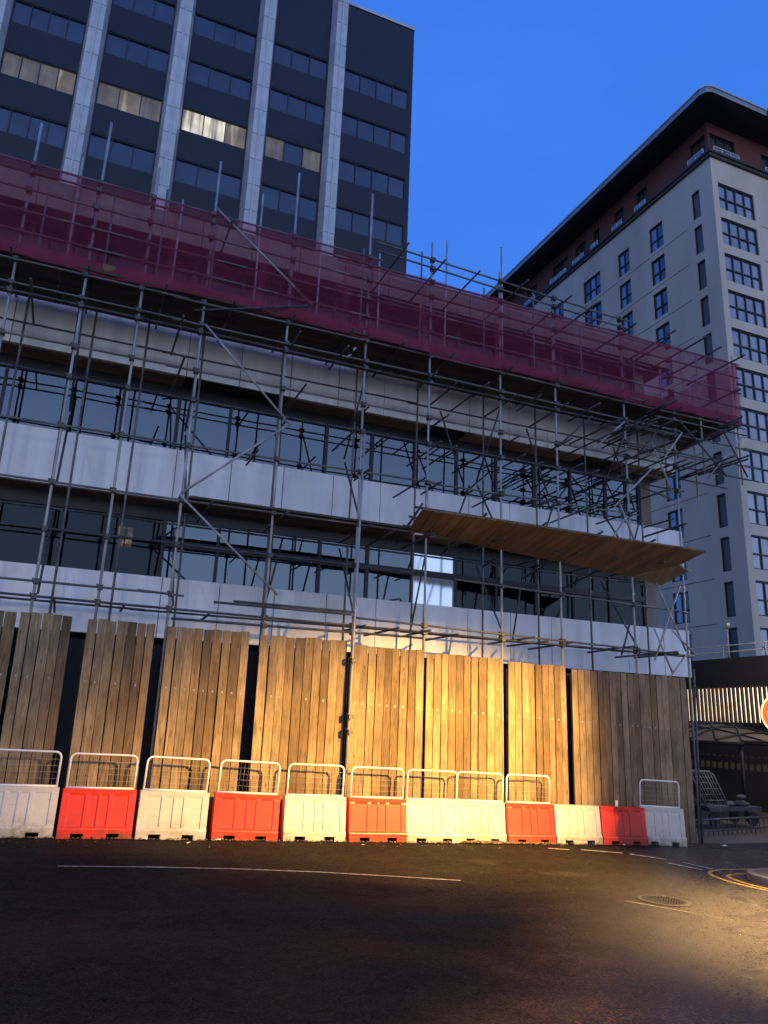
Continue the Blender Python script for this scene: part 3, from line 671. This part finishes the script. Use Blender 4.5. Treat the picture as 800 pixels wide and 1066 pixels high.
# leaf litter and dirt along the foot of the barriers
lt = MB()
def scrap(x, y, s):
    pts = []; a0 = rnd.uniform(0, 6.28)
    for k in range(5):
        a = a0 + k*1.256; r_ = s*rnd.uniform(.5, 1.1); pts.append((x + r_*math.cos(a), y + r_*.7*math.sin(a), gz(x) + .012 + rnd.uniform(0, s*.7)))
    top = (x + rnd.uniform(-.3,.3)*s, y, gz(x) + .015 + s*rnd.uniform(.4, 1.))
    n0 = len(lt.v); lt.poly(pts + [top], [(k, (k+1) % 5, 5) for k in range(5)])
for i in range(900):
    x = rnd.uniform(-1.5, 14.2); y = 14.96 - abs(rnd.gauss(0, .05)) + .05; scrap(x, y, rnd.uniform(.008, .035))
for i in range(420):
    x = rnd.gauss(8.7, .42); scrap(x, 15.02 + rnd.gauss(0, .045), rnd.uniform(.012, .06))
for i in range(260):
    x = rnd.gauss(9.9, .4); scrap(x, 14.97 + rnd.gauss(0, .04), rnd.uniform(.012, .05))
for i in range(160): scrap(rnd.uniform(-1, 14), 14.7 - rnd.expovariate(3), rnd.uniform(.006, .022))
tag(lt.build('leaf_litter', M['litter']), 'brown leaf litter and dirt swept against the foot of the barriers', 'litter', kind='stuff')
def paper(name, x, y, s, label, seed):
    rr = random.Random(seed); m = MB(); n = 7
    vs = [(x + s*math.cos(2*math.pi*i/n)*rr.uniform(.6,1.1), y + s*.7*math.sin(2*math.pi*i/n)*rr.uniform(.6,1.1), gz(x) + .012 + rr.uniform(0,.5)*s) for i in range(n)] + [(x, y, gz(x) + s*.7), (x+.3*s, y-.1*s, gz(x) + s*.5)]
    m.poly(vs, [(i, (i+1) % n, n if i % 2 else n) for i in range(n)]); m.poly([vs[0], vs[2], vs[8]], [(0,1,2)])
    return tag(m.build(name, plain('paper_' + str(seed), (.72,.70,.66), .7)), label, 'litter')
paper('crumpled_paper', 15.1, 14.85, .10, 'crumpled white paper on the ground right of the last barrier', 3)
paper('paper_scrap', 2.45, 14.55, .045, 'small pale scrap lying on the road before the third barrier', 5)
paper('paper_scrap', 5.75, 14.55, .04, 'small pale scrap on the road before the middle red barrier', 6)
for i, (x, lab) in enumerate(((1.75,'pale paper scrap at the left foot of the third barrier'),(3.05,'pale scrap at the left foot of the second red barrier'),(12.2,'white wrapper at the foot of the rightmost red barrier'))):
    paper('paper_scrap', x, 14.93, .06, lab, 11+i)

# ------------------------------------------------------------------ walls with real openings
def pierced(m, o, u, U, V, holes, depth, mi=0):
    """a wall sheet in the plane o + a*u + b*z with openings and reveals of the given depth vector"""
    o, u, dv = Vector(o), Vector(u), Vector(depth)
    us = sorted(set([U[0], U[1]] + [h for q in holes for h in q[:2]])); vs = sorted(set([V[0], V[1]] + [h for q in holes for h in q[2:4]]))
    pt = lambda a, b: o + u*a + Vector((0,0,b))
    for a0, a1 in zip(us, us[1:]):
        for b0, b1 in zip(vs, vs[1:]):
            ca, cb = (a0+a1)/2, (b0+b1)/2
            if any(q[0] < ca < q[1] and q[2] < cb < q[3] for q in holes): continue
            m.face(pt(a0,b0), pt(a1,b0), pt(a1,b1), pt(a0,b1), m=mi)
    for a0, a1, b0, b1 in holes:
        c = [pt(a0,b0), pt(a1,b0), pt(a1,b1), pt(a0,b1)]
        for p, q in zip(c, c[1:] + c[:1]): m.face(p, q, q + dv, p + dv, m=mi)
def window(parent, o, u, a0, a1, b0, b1, dv, nx, ny, fm, pm, t=.09, pname='pane', split=None):
    """frame of bars + one pane mesh, set back by dv"""
    o, u, dv = Vector(o), Vector(u), Vector(dv); n = dv.normalized(); f = MB(); pt = lambda a, b, k=0.: o + u*a + Vector((0,0,b)) + dv + n*k
    def rect(x0, x1, z0, z1, k0=-.06, k1=.02): f.hexa([pt(x0,z0,k0),pt(x1,z0,k0),pt(x1,z0,k1),pt(x0,z0,k1)], [pt(x0,z1,k0),pt(x1,z1,k0),pt(x1,z1,k1),pt(x0,z1,k1)])
    rect(a0, a1, b1-t, b1); rect(a0, a1, b0, b0+t); rect(a0, a0+t, b0+t, b1-t); rect(a1-t, a1, b0+t, b1-t)
    for i in range(1, nx): c = a0 + (a1-a0)*i/nx; rect(c-t*.45, c+t*.45, b0+t, b1-t, -.055, .018)
    hs = [split] if split else [i/ny for i in range(1, ny)]
    for s in hs: c = b0 + (b1-b0)*s; rect(a0+t, a1-t, c-t*.5, c+t*.5, -.05, .015)
    w_ = f.build('window', fm, parent)
    p = MB()
    for i in range(nx):
        c0, c1 = a0 + (a1-a0)*i/nx, a0 + (a1-a0)*(i+1)/nx; k = rnd.uniform(.03, .05); k2 = rnd.uniform(-.008, .008)
        p.face(pt(c0,b0,k), pt(c1,b0,k+k2), pt(c1,b1,k+k2), pt(c0,b1,k), m=(i % len(pm)) if isinstance(pm, list) else 0)
    p.build(pname, pm, w_)
    return w_

# ------------------------------------------------------------------ dark office tower
ot = empty('office_tower', (0, 45, 0), 'tall dark office tower with pale vertical fins and one lit floor', 'tower')
M['tower_glass'] = plain('tower_glass', (.085,.115,.165), .14, .6, .10, .6, isl=.3)
def litblind(name, c, lo, hi, sc, p):
    m, nt, b = new_mat(name); v = coords(nt, (1,1,.06)); f = noise(nt, v, sc, 2, .6, .2); f2 = noise(nt, coords(nt), .9, 3)
    k = ramp(nt, f, [(p-.06, lo), (p+.06, hi)]); k = mixcol(nt, 1., k, ramp(nt, f2, [(.3, .55), (.65, 1.)]), 'MULTIPLY')
    nt.links.new(mixcol(nt, 1., k, c, 'MULTIPLY'), b.inputs['Emission Color']); b.inputs['Emission Strength'].default_value = 1; b.inputs['Base Color'].default_value = (.05,.05,.05,1); b.inputs['Roughness'].default_value = .15; return m
M['lit_dim'] = litblind('dim_lit_blind', (.95,.84,.78), .085, .115, 3, .5); M['lit_warm'] = litblind('warm_lit_blind', (1.,.86,.62), .14, .42, 2.2, .55); M['lit_bright'] = litblind('bright_lit_office', (1,.94,.78), .20, .95, 1.6, .47)
TX = [-21.2,-15.6,-10.0,-4.35,1.05,6.82,12.32]; PW = 1.28; tw_holes = []; bays = []
for i, x in enumerate(TX):
    e = TX[i+1] if i+1 < len(TX) else 19.02
    bays.append((x+PW+.02, e-.02 if i+1 < len(TX) else 18.98))
rows = [42.0 + 4.1*k for k in range(-5, 3)]
for a0, a1 in bays:
    for zt in rows: tw_holes.append((a0, a1, zt-1.85, zt))
m = MB(); pierced(m, (0,45,0), (1,0,0), (-30,19.3), (-1,56.35), tw_holes, (0,.12,0))
m.face((19.3,45,-1),(19.3,62,-1),(19.3,62,56.35),(19.3,45,56.35)); m.face((-30,45,56.35),(19.3,45,56.35),(19.3,62,56.35),(-30,62,56.35)); m.face((-30,62,-1),(-30,45,-1),(-30,45,56.35),(-30,62,56.35)); m.face((19.3,62,-1),(-30,62,-1),(-30,62,56.35),(19.3,62,56.35))
m.build('wall', M['tower_wall'], ot)
lit = {(2,42.0): ['lit_dim','lit_dim','lit_dim','lit_warm'], (3,42.0): ['lit_warm','lit_dim','lit_bright','lit_warm'], (4,42.0): ['lit_bright','lit_warm','lit_dim','lit_bright'], (5,42.0): ['lit_dim','tower_glass','lit_dim','tower_glass']}
lit[(3,42.0)] = ['lit_dim','lit_warm','lit_dim']
lit[(4,42.0)] = ['lit_bright','lit_bright','lit_warm']
for bi, (a0, a1) in enumerate(bays):
    nx = 3 if bi in (3, 4, 5) else 4
    for zt in rows:
        pm = [M[k] for k in lit[(bi, zt)]] if (bi, zt) in lit else M['tower_glass']
        window(ot, (0,45,0), (1,0,0), a0, a1, zt-1.85, zt, (0,.10,0), nx, 1, M['win_frame'], pm, .07)
for x in TX:
    f = MB(); z = 0
    while z < 57:
        z1 = min(z + 2.05, 57)
        f.hexa([(x+.22,44.15,z+.02),(x+PW-.22,44.15,z+.02),(x+PW,45.05,z+.02),(x,45.05,z+.02)], [(x+.22,44.15,z1-.02),(x+PW-.22,44.15,z1-.02),(x+PW,45.05,z1-.02),(x,45.05,z1-.02)])
        z = z1
    f.box(x+PW/2-.05, x+PW/2+.05, 44.08, 44.16, 0, 57)
    f.build('fin', M['tower_fin'], ot)
m = MB().box(-30.05, 19.36, 44.94, 62.05, 56.36, 56.62); m.build('roof_edge', M['tower_fin'], ot)

# ------------------------------------------------------------------ apartment block on the right
ap = empty('apartment_block', (42.7, 38, 0), 'tall grey rendered apartment block with overhanging roof and brick top storey', 'apartment block')
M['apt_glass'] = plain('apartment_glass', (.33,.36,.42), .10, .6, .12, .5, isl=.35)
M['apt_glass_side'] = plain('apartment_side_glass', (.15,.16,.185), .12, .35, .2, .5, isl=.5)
ZT = 47.55; tops = [45.05 - 3.25*k for k in range(12)]
rh = [(43.3-42.7, 47.15-42.7, t-2.45, t) for t in tops] + [(50.2-42.7, 54.0-42.7, t-2.45, t) for t in tops]
m = MB(); pierced(m, (42.7,38,0), (1,0,0), (0,26), (-1,ZT), rh, (0,.22,0)); 
lh = []
for k, t in enumerate(tops):
    lh.append((39.38-38, 40.25-38, t-2.4, t+.1)); lh.append((43.62-38, 45.3-38, t-2.4, t)); lh.append((47.9-38, 49.5-38, t-2.4, t))
    if k < 5: lh += [(52.05-38, 54.7-38, t-2.4, t), (58.0-38, 59.8-38, t-2.4, t), (64-38, 65.8-38, t-2.4, t)]
m2 = MB(); pierced(m2, (42.7,38,0), (0,1,0), (0,45), (-1,ZT), lh, (.22,0,0))
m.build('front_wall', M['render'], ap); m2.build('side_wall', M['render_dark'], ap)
b = MB(); b.face((68.7,38,-1),(68.7,83,-1),(68.7,83,ZT),(68.7,38,ZT)); b.face((42.7,83,-1),(42.7,83,ZT),(68.7,83,ZT),(68.7,83,-1)); b.face((42.7,38,ZT),(68.7,38,ZT),(68.7,83,ZT),(42.7,83,ZT)); b.build('rear_wall', M['render'], ap)
for (a0,a1,b0,b1) in rh: window(ap, (42.7,38,0), (1,0,0), a0, a1, b0, b1, (0,.16,0), 4, 2, M['win_frame'], M['apt_glass'], .10, split=.46)
for (a0,a1,b0,b1) in lh:
    narrow = a1-a0 < 1
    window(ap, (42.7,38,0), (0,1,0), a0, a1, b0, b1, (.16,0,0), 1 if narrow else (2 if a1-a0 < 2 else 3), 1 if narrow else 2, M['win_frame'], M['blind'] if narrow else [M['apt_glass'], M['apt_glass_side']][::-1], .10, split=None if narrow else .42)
# faint joint grooves in the render
g_ = MB()
for t in tops[::1]: g_.box(42.684, 42.698, 41.0, 83, t-2.78, t-2.74); g_.box(47.6, 68.7, 37.984, 37.998, t-2.78, t-2.74)
g_.build('render_joint', M['eaves'], ap)
c = MB(); c.box(42.38, 69, 37.68, 83, ZT+.002, ZT+.22); c.box(42.5, 69, 37.8, 83, ZT-.30, ZT-.002); c.build('cornice', M['eaves'], ap)
# attic storey
ah = [(.25, 3.0, 47.85, 50.3), (6.0, 9.0, 47.85, 50.3), (13, 16, 47.85, 50.3)]
al = [(.3, 2.0, 47.85, 50.3), (7.2, 8.6, 47.85, 50.3), (10.4, 11.8, 47.85, 50.3), (14.0, 15.0, 47.85, 50.3), (16.2, 18.0, 47.85, 50.3), (19.2, 22, 47.85, 50.3), (25, 27, 47.85, 50.3), (30, 32, 47.85, 50.3)]
m = MB(); pierced(m, (43.2,38.5,0), (1,0,0), (0,25), (47.77,51.6), ah, (0,.3,0)); pierced(m, (43.2,38.5,0), (0,1,0), (0,44), (47.77,51.6), al, (.3,0,0)); m.build('brick_storey', M['brick'], ap)
for q in ah: window(ap, (43.2,38.5,0), (1,0,0), *q, (0,.25,0), 3, 1, M['win_frame'], M['apt_glass_side'], .1)
for q in al: window(ap, (43.2,38.5,0), (0,1,0), *q, (.25,0,0), 2, 1, M['win_frame'], M['apt_glass_side'], .1)
def railing(p, q):
    m = MB(); p, q = Vector(p), Vector(q); n = max(2, int((q-p).length/.75)); z = Vector((0,0,1))
    for i in range(n+1): c = p.lerp(q, i/n); m.bar(c, c + z*.95, .05, .05)
    m.bar(p + z*.95, q + z*.95, .06, .06); m.build('balcony_railing', M['white_coat'], ap)
    g = MB()
    for i in range(n): a, b = p.lerp(q, (i+.08)/n), p.lerp(q, (i+.92)/n); g.face(a + z*.12, b + z*.12, b + z*.88, a + z*.88)
    g.build('balcony_glass', M['apt_glass'], ap)
for a0, a1, *_ in ah: railing((43.2+a0, 38.2, ZT+.23), (43.2+a1, 38.2, ZT+.23))
for a0, a1, *_ in al: railing((42.9, 38.5+a0, ZT+.23), (42.9, 38.5+a1, ZT+.23))
# overhanging roof with a cut corner
rp = [(40.65, 84), (40.65, 36.6), (40.85, 36.15), (41.3, 35.95), (70, 35.95), (70, 84)]
m = MB(); k = len(rp)
m.poly([(x,y,51.30) for x,y in rp], [tuple(range(k))], 1)
m.poly([(x,y,51.70) for x,y in rp], [tuple(range(k))[::-1]], 0)
for (x0,y0),(x1,y1) in zip(rp, rp[1:]+rp[:1]): m.face((x0,y0,51.30),(x1,y1,51.30),(x1,y1,51.70),(x0,y0,51.70))
m.build('roof', [M['roof'], M['eaves']], ap)
gt = MB().sweep([(40.62,84,51.8),(40.62,36.6,51.8),(40.82,36.12,51.8),(41.3,35.9,51.8),(70,35.9,51.8)], .09, 8); gt.build('gutter', M['tower_fin'], ap, True)
for xx in (47.2, 52.0, 57): gt = MB().box(xx, xx+.12, 35.80, 35.93, 51.1, 51.95); gt.build('roof_bracket', M['eaves'], ap)

# ------------------------------------------------------------------ car park with a lit slatted screen
cpk = empty('car_park', (24, 26, -.48), 'dark multi storey car park with lit slatted screen at the end of the lane', 'car park')
XC = 24.0; ya, yb = 13.0, 60.0
holes = [(ya+.3, 44, 2.62, 3.92)]
y = ya + .5
while y < 30:
    holes.append((y, y+.16, 1.34, 1.42)); holes.append((y+.02, y+.2, .90, 1.14)); y += .30
m = MB(); pierced(m, (XC,0,0), (0,1,0), (ya,yb), (-.6,5.05), holes, (.25,0,0)); m.face((XC,ya,-.6),(60,ya,-.6),(60,ya,5.05),(XC,ya,5.05)); m.face((XC,ya,5.05),(60,ya,5.05),(60,yb,5.05),(XC,yb,5.05))
m.build('wall', M['podium'], cpk)
def glow_wall():
    m, nt, b = new_mat('glowing_car_park_wall'); v = coords(nt, (1,.5,1.2)); f = noise(nt, v, 1.6, 4, .6)
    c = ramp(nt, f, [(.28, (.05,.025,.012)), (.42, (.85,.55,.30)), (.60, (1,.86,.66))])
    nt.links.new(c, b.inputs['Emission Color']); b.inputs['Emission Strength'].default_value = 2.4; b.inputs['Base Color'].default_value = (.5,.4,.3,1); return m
MB().box(25.6, 25.7, ya, 46, .2, 4.6).build('glowing_back_wall', glow_wall(), cpk)  # wall glows by itself, blotchy emission stands in for lamp light on it
MB().box(24.26, 25.6, ya, 46, 2.2, 2.4).build('deck_slab', M['podium'], cpk)
MB().box(24.26, 25.6, ya, 46, 4.2, 4.4).build('deck_ceiling', M['podium'], cpk)
sl = MB(); y = ya + .3
while y < 44: sl.box(XC-.06, XC+.05, y, y+.075, 2.50, 4.0); y += .205
sl.build('slat_screen', plain('screen_slat', (.035,.028,.024), .6), cpk)
for i in range(7): MB().box(24.9, 25.1, 16+i*3.4, 17.5+i*3.4, 4.10, 4.17).build('ceiling_light', emit('tube_light', (1,.84,.6), 5), cpk)
rl = MB()
for z in (5.3, 5.55): rl.tube((XC+.1, ya, z), (XC+.1, yb, z), .025, 6)
y = ya
while y < yb: rl.tube((XC+.1, y, 5.0), (XC+.1, y, 5.57), .025, 6); y += 2.0
rl.build('railing', M['galv'], cpk, True)
pl = empty('lamp_post', (24.6, 23.2, 5.05), 'small unlit lamp post on the car park roof edge', 'lamp post')
MB().tube((24.6,23.2,5.0),(24.6,23.2,6.3),.04).build('pole', M['galv'], pl, True)
MB().sweep([(24.6,23.2,6.3),(24.55,23.1,6.42),(24.4,22.9,6.44)], [.05,.09,.05]).build('lamp_head', M['white_coat'], pl, True)

# shelter with curved glazed roof in front of the car park
sh = empty('cycle_shelter', (21.9, 22.8, -.48), 'dark framed shelter with curved glazed roof before the car park screen', 'shelter')
def spt(s, t):   # s along the lane, t from the front beam up to the crest; the near end is hipped
    h = .62*math.sin(min(1, s/.5)*math.pi/2); return Vector((20.8 + 2.2*t, 19.35 + 7*s, 1.93 + h*math.sin(t*math.pi/2)))
gm = MB(); fm = MB(); S, T = 24, 6
for i in range(S):
    for j in range(T): gm.face(spt(i/S, j/T), spt((i+1)/S, j/T), spt((i+1)/S, (j+1)/T), spt(i/S, (j+1)/T))
up_ = Vector((0,0,.03))
mg = plain('dusty_glazing', (.45,.38,.28), .5, 0, .35, 1.2); ng = mg.node_tree; tg = N(ng, 'ShaderNodeBsdfTranslucent'); tg.inputs['Color'].default_value = (.8,.66,.46,1)
mxg = N(ng, 'ShaderNodeMixShader'); mxg.inputs[0].default_value = .7; ng.links.new(ng.nodes['Principled BSDF'].outputs[0], mxg.inputs[1]); ng.links.new(tg.outputs[0], mxg.inputs[2]); ng.links.new(mxg.outputs[0], ng.nodes['Material Output'].inputs['Surface'])
gm.build('roof_glazing', mg, sh)
for s_ in (.0, .16, .33, .5, .67, .84, 1.): fm.sweep([spt(s_, j/T) + up_ for j in range(T+1)], .04, 6)
for d0, d1 in ((.0, .33), (.16, .5), (.5, .24), (.67, .4), (.55, .9)): fm.sweep([spt(d0 + (d1-d0)*j/T, j/T) + up_ for j in range(T+1)], .03, 6)
fm.sweep([spt(i/S, 1) + up_ for i in range(S+1)], .05, 6); fm.sweep([spt(i/S, .5) + up_ for i in range(S+1)], .03, 6)
fm.box(20.7, 20.82, 19.3, 26.4, 1.82, 1.92); fm.box(22.95, 23.07, 19.3, 26.4, 1.82, 1.90)
for x, y in ((20.76,19.4),(23.0,19.4),(20.76,26.3),(23.0,26.3)): fm.bar((x,y,-.5),(x,y,1.82), .09, .09)
fm.build('shelter_frame', M['black'], sh, True)

# wire cage leaning in the dark, sacks and low railing
def cage(name, base, w_, h_, lean, label):
    e = empty(name, base, label, 'wire cage'); m = MB(); bx, by, bz = base
    L = lambda u, v, d=0: (bx + u - lean*v, by + .25*v + d, bz + v)
    pts = [L(-w_/2,0), L(-w_/2,h_*.9), L(-w_/2+.12,h_), L(w_/2-.12,h_), L(w_/2,h_*.9), L(w_/2,0)]
    for d in (0, .35):
        m.sweep([(p[0],p[1]+d,p[2]) for p in pts], .035, 6); m.tube(L(-w_/2,0,d), L(w_/2,0,d), .035, 6)
    for u in (-w_/2, w_/2): m.tube(L(u,h_*.88), L(u,h_*.88,.35), .03, 6)
    m.build('frame', M['weathered'], e, True); g = MB()
    for i in range(1, 8): u = -w_/2 + w_*i/8; g.tube(L(u,0), L(u,h_), .016, 5)
    for i in range(1, 6): v = h_*i/6; g.tube(L(-w_/2,v), L(w_/2,v), .016, 5)
    g.build('bars', M['weathered'], e, True); return e
cage('wire_cage', (18.35, 18.2, .1), .85, .95, .33, 'grey wire cage leaning on a trolley beside the hoarding end')
tr_ = empty('trolley', (18.5, 18.3, -.48), 'low flat trolley carrying the leaning wire cage', 'trolley')
MB().box(17.85, 19.9, 18.0, 18.9, -.02, .09).build('deck', M['rusty'], tr_)
for x in (18.1, 19.6):
    for y in (18.1, 18.8): MB().sweep([(x-.0,y-.03,-.25),(x,y+.03,-.25)], .2, 12).build('wheel', M['black'], tr_, True)
def sack(x, y, z, s, label, seed):
    rr = random.Random(seed); m = MB(); n, k = 10, 6; vs = []
    for j in range(k+1):
        a = math.pi*j/k
        for i in range(n):
            b_ = 2*math.pi*i/n; q = s*(1 + rr.uniform(-.16,.16)); vs.append((x + q*1.25*math.sin(a)*math.cos(b_), y + q*.8*math.sin(a)*math.sin(b_), z + s*.35 + q*.38*math.cos(a)))
    m.poly(vs, [(j*n+i, j*n+(i+1)%n, (j+1)*n+(i+1)%n, (j+1)*n+i) for j in range(k) for i in range(n)])
    return tag(m.build('rubble_sack', plain('sack_' + str(seed), (.10,.10,.10), .85), None, True), label, 'sack', 'sacks on the trolley')
sack(18.9,18.3,.09,.20,'grey sack on the trolley beside the leaning cage',1); sack(19.4,18.3,.09,.22,'grey sack at the right end of the trolley',2); sack(19.25,18.15,.32,.15,'small grey sack lying on top of the other sacks',3)
lr = empty('low_railing', (17.2, 16.9, -.48), 'low dark railing across the lane beyond the hoarding end', 'railing')
m = MB(); m.tube((15.5,16.6,-.08),(19.2,17.2,-.08), .03, 6); m.tube((15.5,16.6,-.36),(19.2,17.2,-.36), .025, 6); m.build('rails', M['rusty'], lr, True)
m = MB()
for i in range(19): t = i/18; m.tube((15.5+3.7*t,16.6+.6*t,-.48),(15.5+3.7*t,16.6+.6*t,-.08), .014, 5)
m.build('bars', M['rusty'], lr, True)

# ------------------------------------------------------------------ no entry sign
ns = empty('no_entry_sign', (12.62, 10.9, gz(12.6)+.11), 'round lit no entry sign on a post at the right edge', 'road sign')
sx_, sy_, sz_ = 12.58, 10.68, 2.53
fd = Vector((-sx_*.9, -sy_, 0)).normalized(); sdv = Vector((-fd.y, fd.x, 0)); upv = Vector((0,0,1)); C0 = Vector((sx_, sy_, sz_))
def sdisc(m, r0, r1, k, n=40):
    for i in range(n):
        a, b_ = 2*math.pi*i/n, 2*math.pi*(i+1)/n
        p = lambda r_, t: C0 + fd*k + (sdv*math.cos(t) + upv*math.sin(t))*r_
        m.face(p(r0,a), p(r1,a), p(r1,b_), p(r0,b_))
m = MB(); sdisc(m, .001, .365, .0); m.build('disc', emit('lit_red_sign', (.95,.10,.015), 1.0), ns)
m = MB(); sdisc(m, .365, .40, .002); m.build('rim', emit('lit_sign_rim', (1,.62,.30), .9), ns)
m = MB(); pp = lambda a, b_: C0 + fd*.006 + sdv*a + upv*b_; m.face(pp(-.28,-.065),pp(.28,-.065),pp(.28,.065),pp(-.28,.065)); m.build('bar', emit('lit_sign_bar', (1,.80,.50), 1.1), ns)
m = MB(); q = C0 - fd*.03; m.sweep([q + upv*0 - fd*.05, q], .39, 24); m.build('back_plate', M['black'], ns)
m = MB(); q = C0 - fd*.14; m.tube((q.x,q.y,gz(12.6)+.1), (q.x,q.y,sz_+.5), .045); m.build('post', M['black'], ns, True)
m = MB(); q = C0 + upv*.50 + fd*.12; m.bar(q - sdv*.2, q + sdv*.2, .12, .07); m.build('sign_lamp', emit('sign_lamp', (1,.8,.5), 1.5), ns)

# ------------------------------------------------------------------ street lamp (just outside the frame to the right; its head shines on the hoarding)
def street_lamp(bx, by, hx, hy, hz, label, beam=None, glow=0):
    """bell shaped luminaire: its skirt cuts the light off just below the horizontal"""
    e = empty('street_lamp', (bx, by, gz(bx)+.10), label, 'street lamp')
    zb = gz(bx) + .10; m = MB(); k = [Vector((bx,by,hz+.25)), Vector((bx,by,hz+.7)), Vector((bx*.8+hx*.2,by*.8+hy*.2,hz+.95)), Vector((bx*.3+hx*.7,by*.3+hy*.7,hz+.85)), Vector((hx,hy,hz+.42))]
    m.sweep([(bx,by,zb-.1),(bx,by,zb+1.2),(bx,by,zb+1.25)] + k, [.09,.09,.06,.05,.045,.04,.04,.04], 10); m.build('pole', M['galv'], e, True)
    m = MB(); prof = [(.05,.44),(.16,.42),(.30,.30),(.40,.12),(.43,-.124),(.415,-.124),(.38,.10),(.28,.26),(.03,.34)]; n = 32
    vs = [(hx + r_*math.cos(2*math.pi*i/n), hy + r_*math.sin(2*math.pi*i/n), hz + z_) for r_, z_ in prof for i in range(n)]
    m.poly(vs, [(j*n+i, j*n+(i+1)%n, (j+1)*n+(i+1)%n, (j+1)*n+i) for j in range(len(prof)-1) for i in range(n)]); m.build('lamp_head', M['black'], e, True)
    m = MB(); m.sweep([(hx,hy,hz+.10),(hx,hy,hz+.02)], .10, 16); m.build('bulb', emit('lamp_bulb_%d' % int(hx*10), (1,.66,.30), 45), e, True)
    if beam:
        ld = bpy.data.lights.new('lamp_beam', 'SPOT'); ld.energy = beam[1]; ld.color = (1, .55, .11); ld.spot_size = R(53); ld.spot_blend = .9; ld.shadow_soft_size = .05
        lo = bpy.data.objects.new('lamp_beam', ld); col.objects.link(lo); lo.location = (hx, hy, hz-.02); lo.rotation_euler = (Vector(beam[0]) - Vector((hx, hy, hz))).to_track_quat('-Z', 'Y').to_euler()
    if beam:
        ld = bpy.data.lights.new('lamp_pool', 'SPOT'); ld.energy = 54000; ld.color = (1, .60, .20); ld.spot_size = R(62); ld.spot_blend = 1.0; ld.shadow_soft_size = .05
        lo = bpy.data.objects.new('lamp_pool', ld); col.objects.link(lo); lo.location = (hx, hy, hz-.03); lo.rotation_euler = (Vector((10.5, 6.9, -.3)) - Vector((hx, hy, hz))).to_track_quat('-Z', 'Y').to_euler()
    ld = bpy.data.lights.new('lamp_glow', 'POINT'); ld.energy = glow; ld.color = (1, .66, .34) if beam else (1, .76, .50); ld.shadow_soft_size = .08 if beam else .4
    lo = bpy.data.objects.new('lamp_glow', ld); col.objects.link(lo); lo.location = (hx, hy, hz-.01)
street_lamp(13.7, 4.6, 12.6, 5.0, 6.5, 'grey street lamp at the kerb of the corner pavement, its beam on the timber hoarding', ((6.9, 15.5, 1.2), 44000), 900)
street_lamp(23.2, 17.0, 22.6, 17.7, 7.2, 'grey unseen street lamp added in the lane before the car park', None, 1000)  # added out of frame for glitter on the road and light on the shelter
street_lamp(-7.0, 3.5, -6.0, 4.2, 6.2, 'grey unseen street lamp added at the left end of the road', None, 1700)  # added out of frame as warm fill on the left barriers and hoarding

sd_ = bpy.data.lights.new('sun', 'SUN'); sd_.energy = .02; sd_.angle = R(12); sd_.color = (1,.85,.7)
so = bpy.data.objects.new('sun', sd_); col.objects.link(so)
so.rotation_euler = (Vector((0,0,0)) - Vector((math.sin(SUN_AZ)*math.cos(R(12)), math.cos(SUN_AZ)*math.cos(R(12)), math.sin(R(12))))).to_track_quat('-Z', 'Y').to_euler()

# ------------------------------------------------------------------ camera
cam = bpy.data.cameras.new('camera'); co = bpy.data.objects.new('camera', cam); col.objects.link(co); scene.camera = co
cam.sensor_fit = 'VERTICAL'; cam.sensor_height = 36.0; cam.lens = 790/1066*36.0; cam.clip_start = .1; cam.clip_end = 3000
rot = Matrix(((0.92192703,-0.13641421,-0.3625489),(-0.38556808,-0.23315126,-0.8927361),(0.03725316,0.96282483,-0.26754542)))
co.matrix_world = Matrix.Translation((0,0,2.1)) @ rot.to_4x4()

scene.view_settings.view_transform = 'Standard'; scene.view_settings.look = 'None'; scene.view_settings.exposure = 0; scene.view_settings.gamma = 1
scene.render.engine = 'CYCLES'; scene.cycles.use_denoising = True; scene.cycles.max_bounces = 6; scene.cycles.transparent_max_bounces = 12
scene.cycles.sample_clamp_indirect = 4; scene.cycles.caustics_reflective = False; scene.cycles.caustics_refractive = False
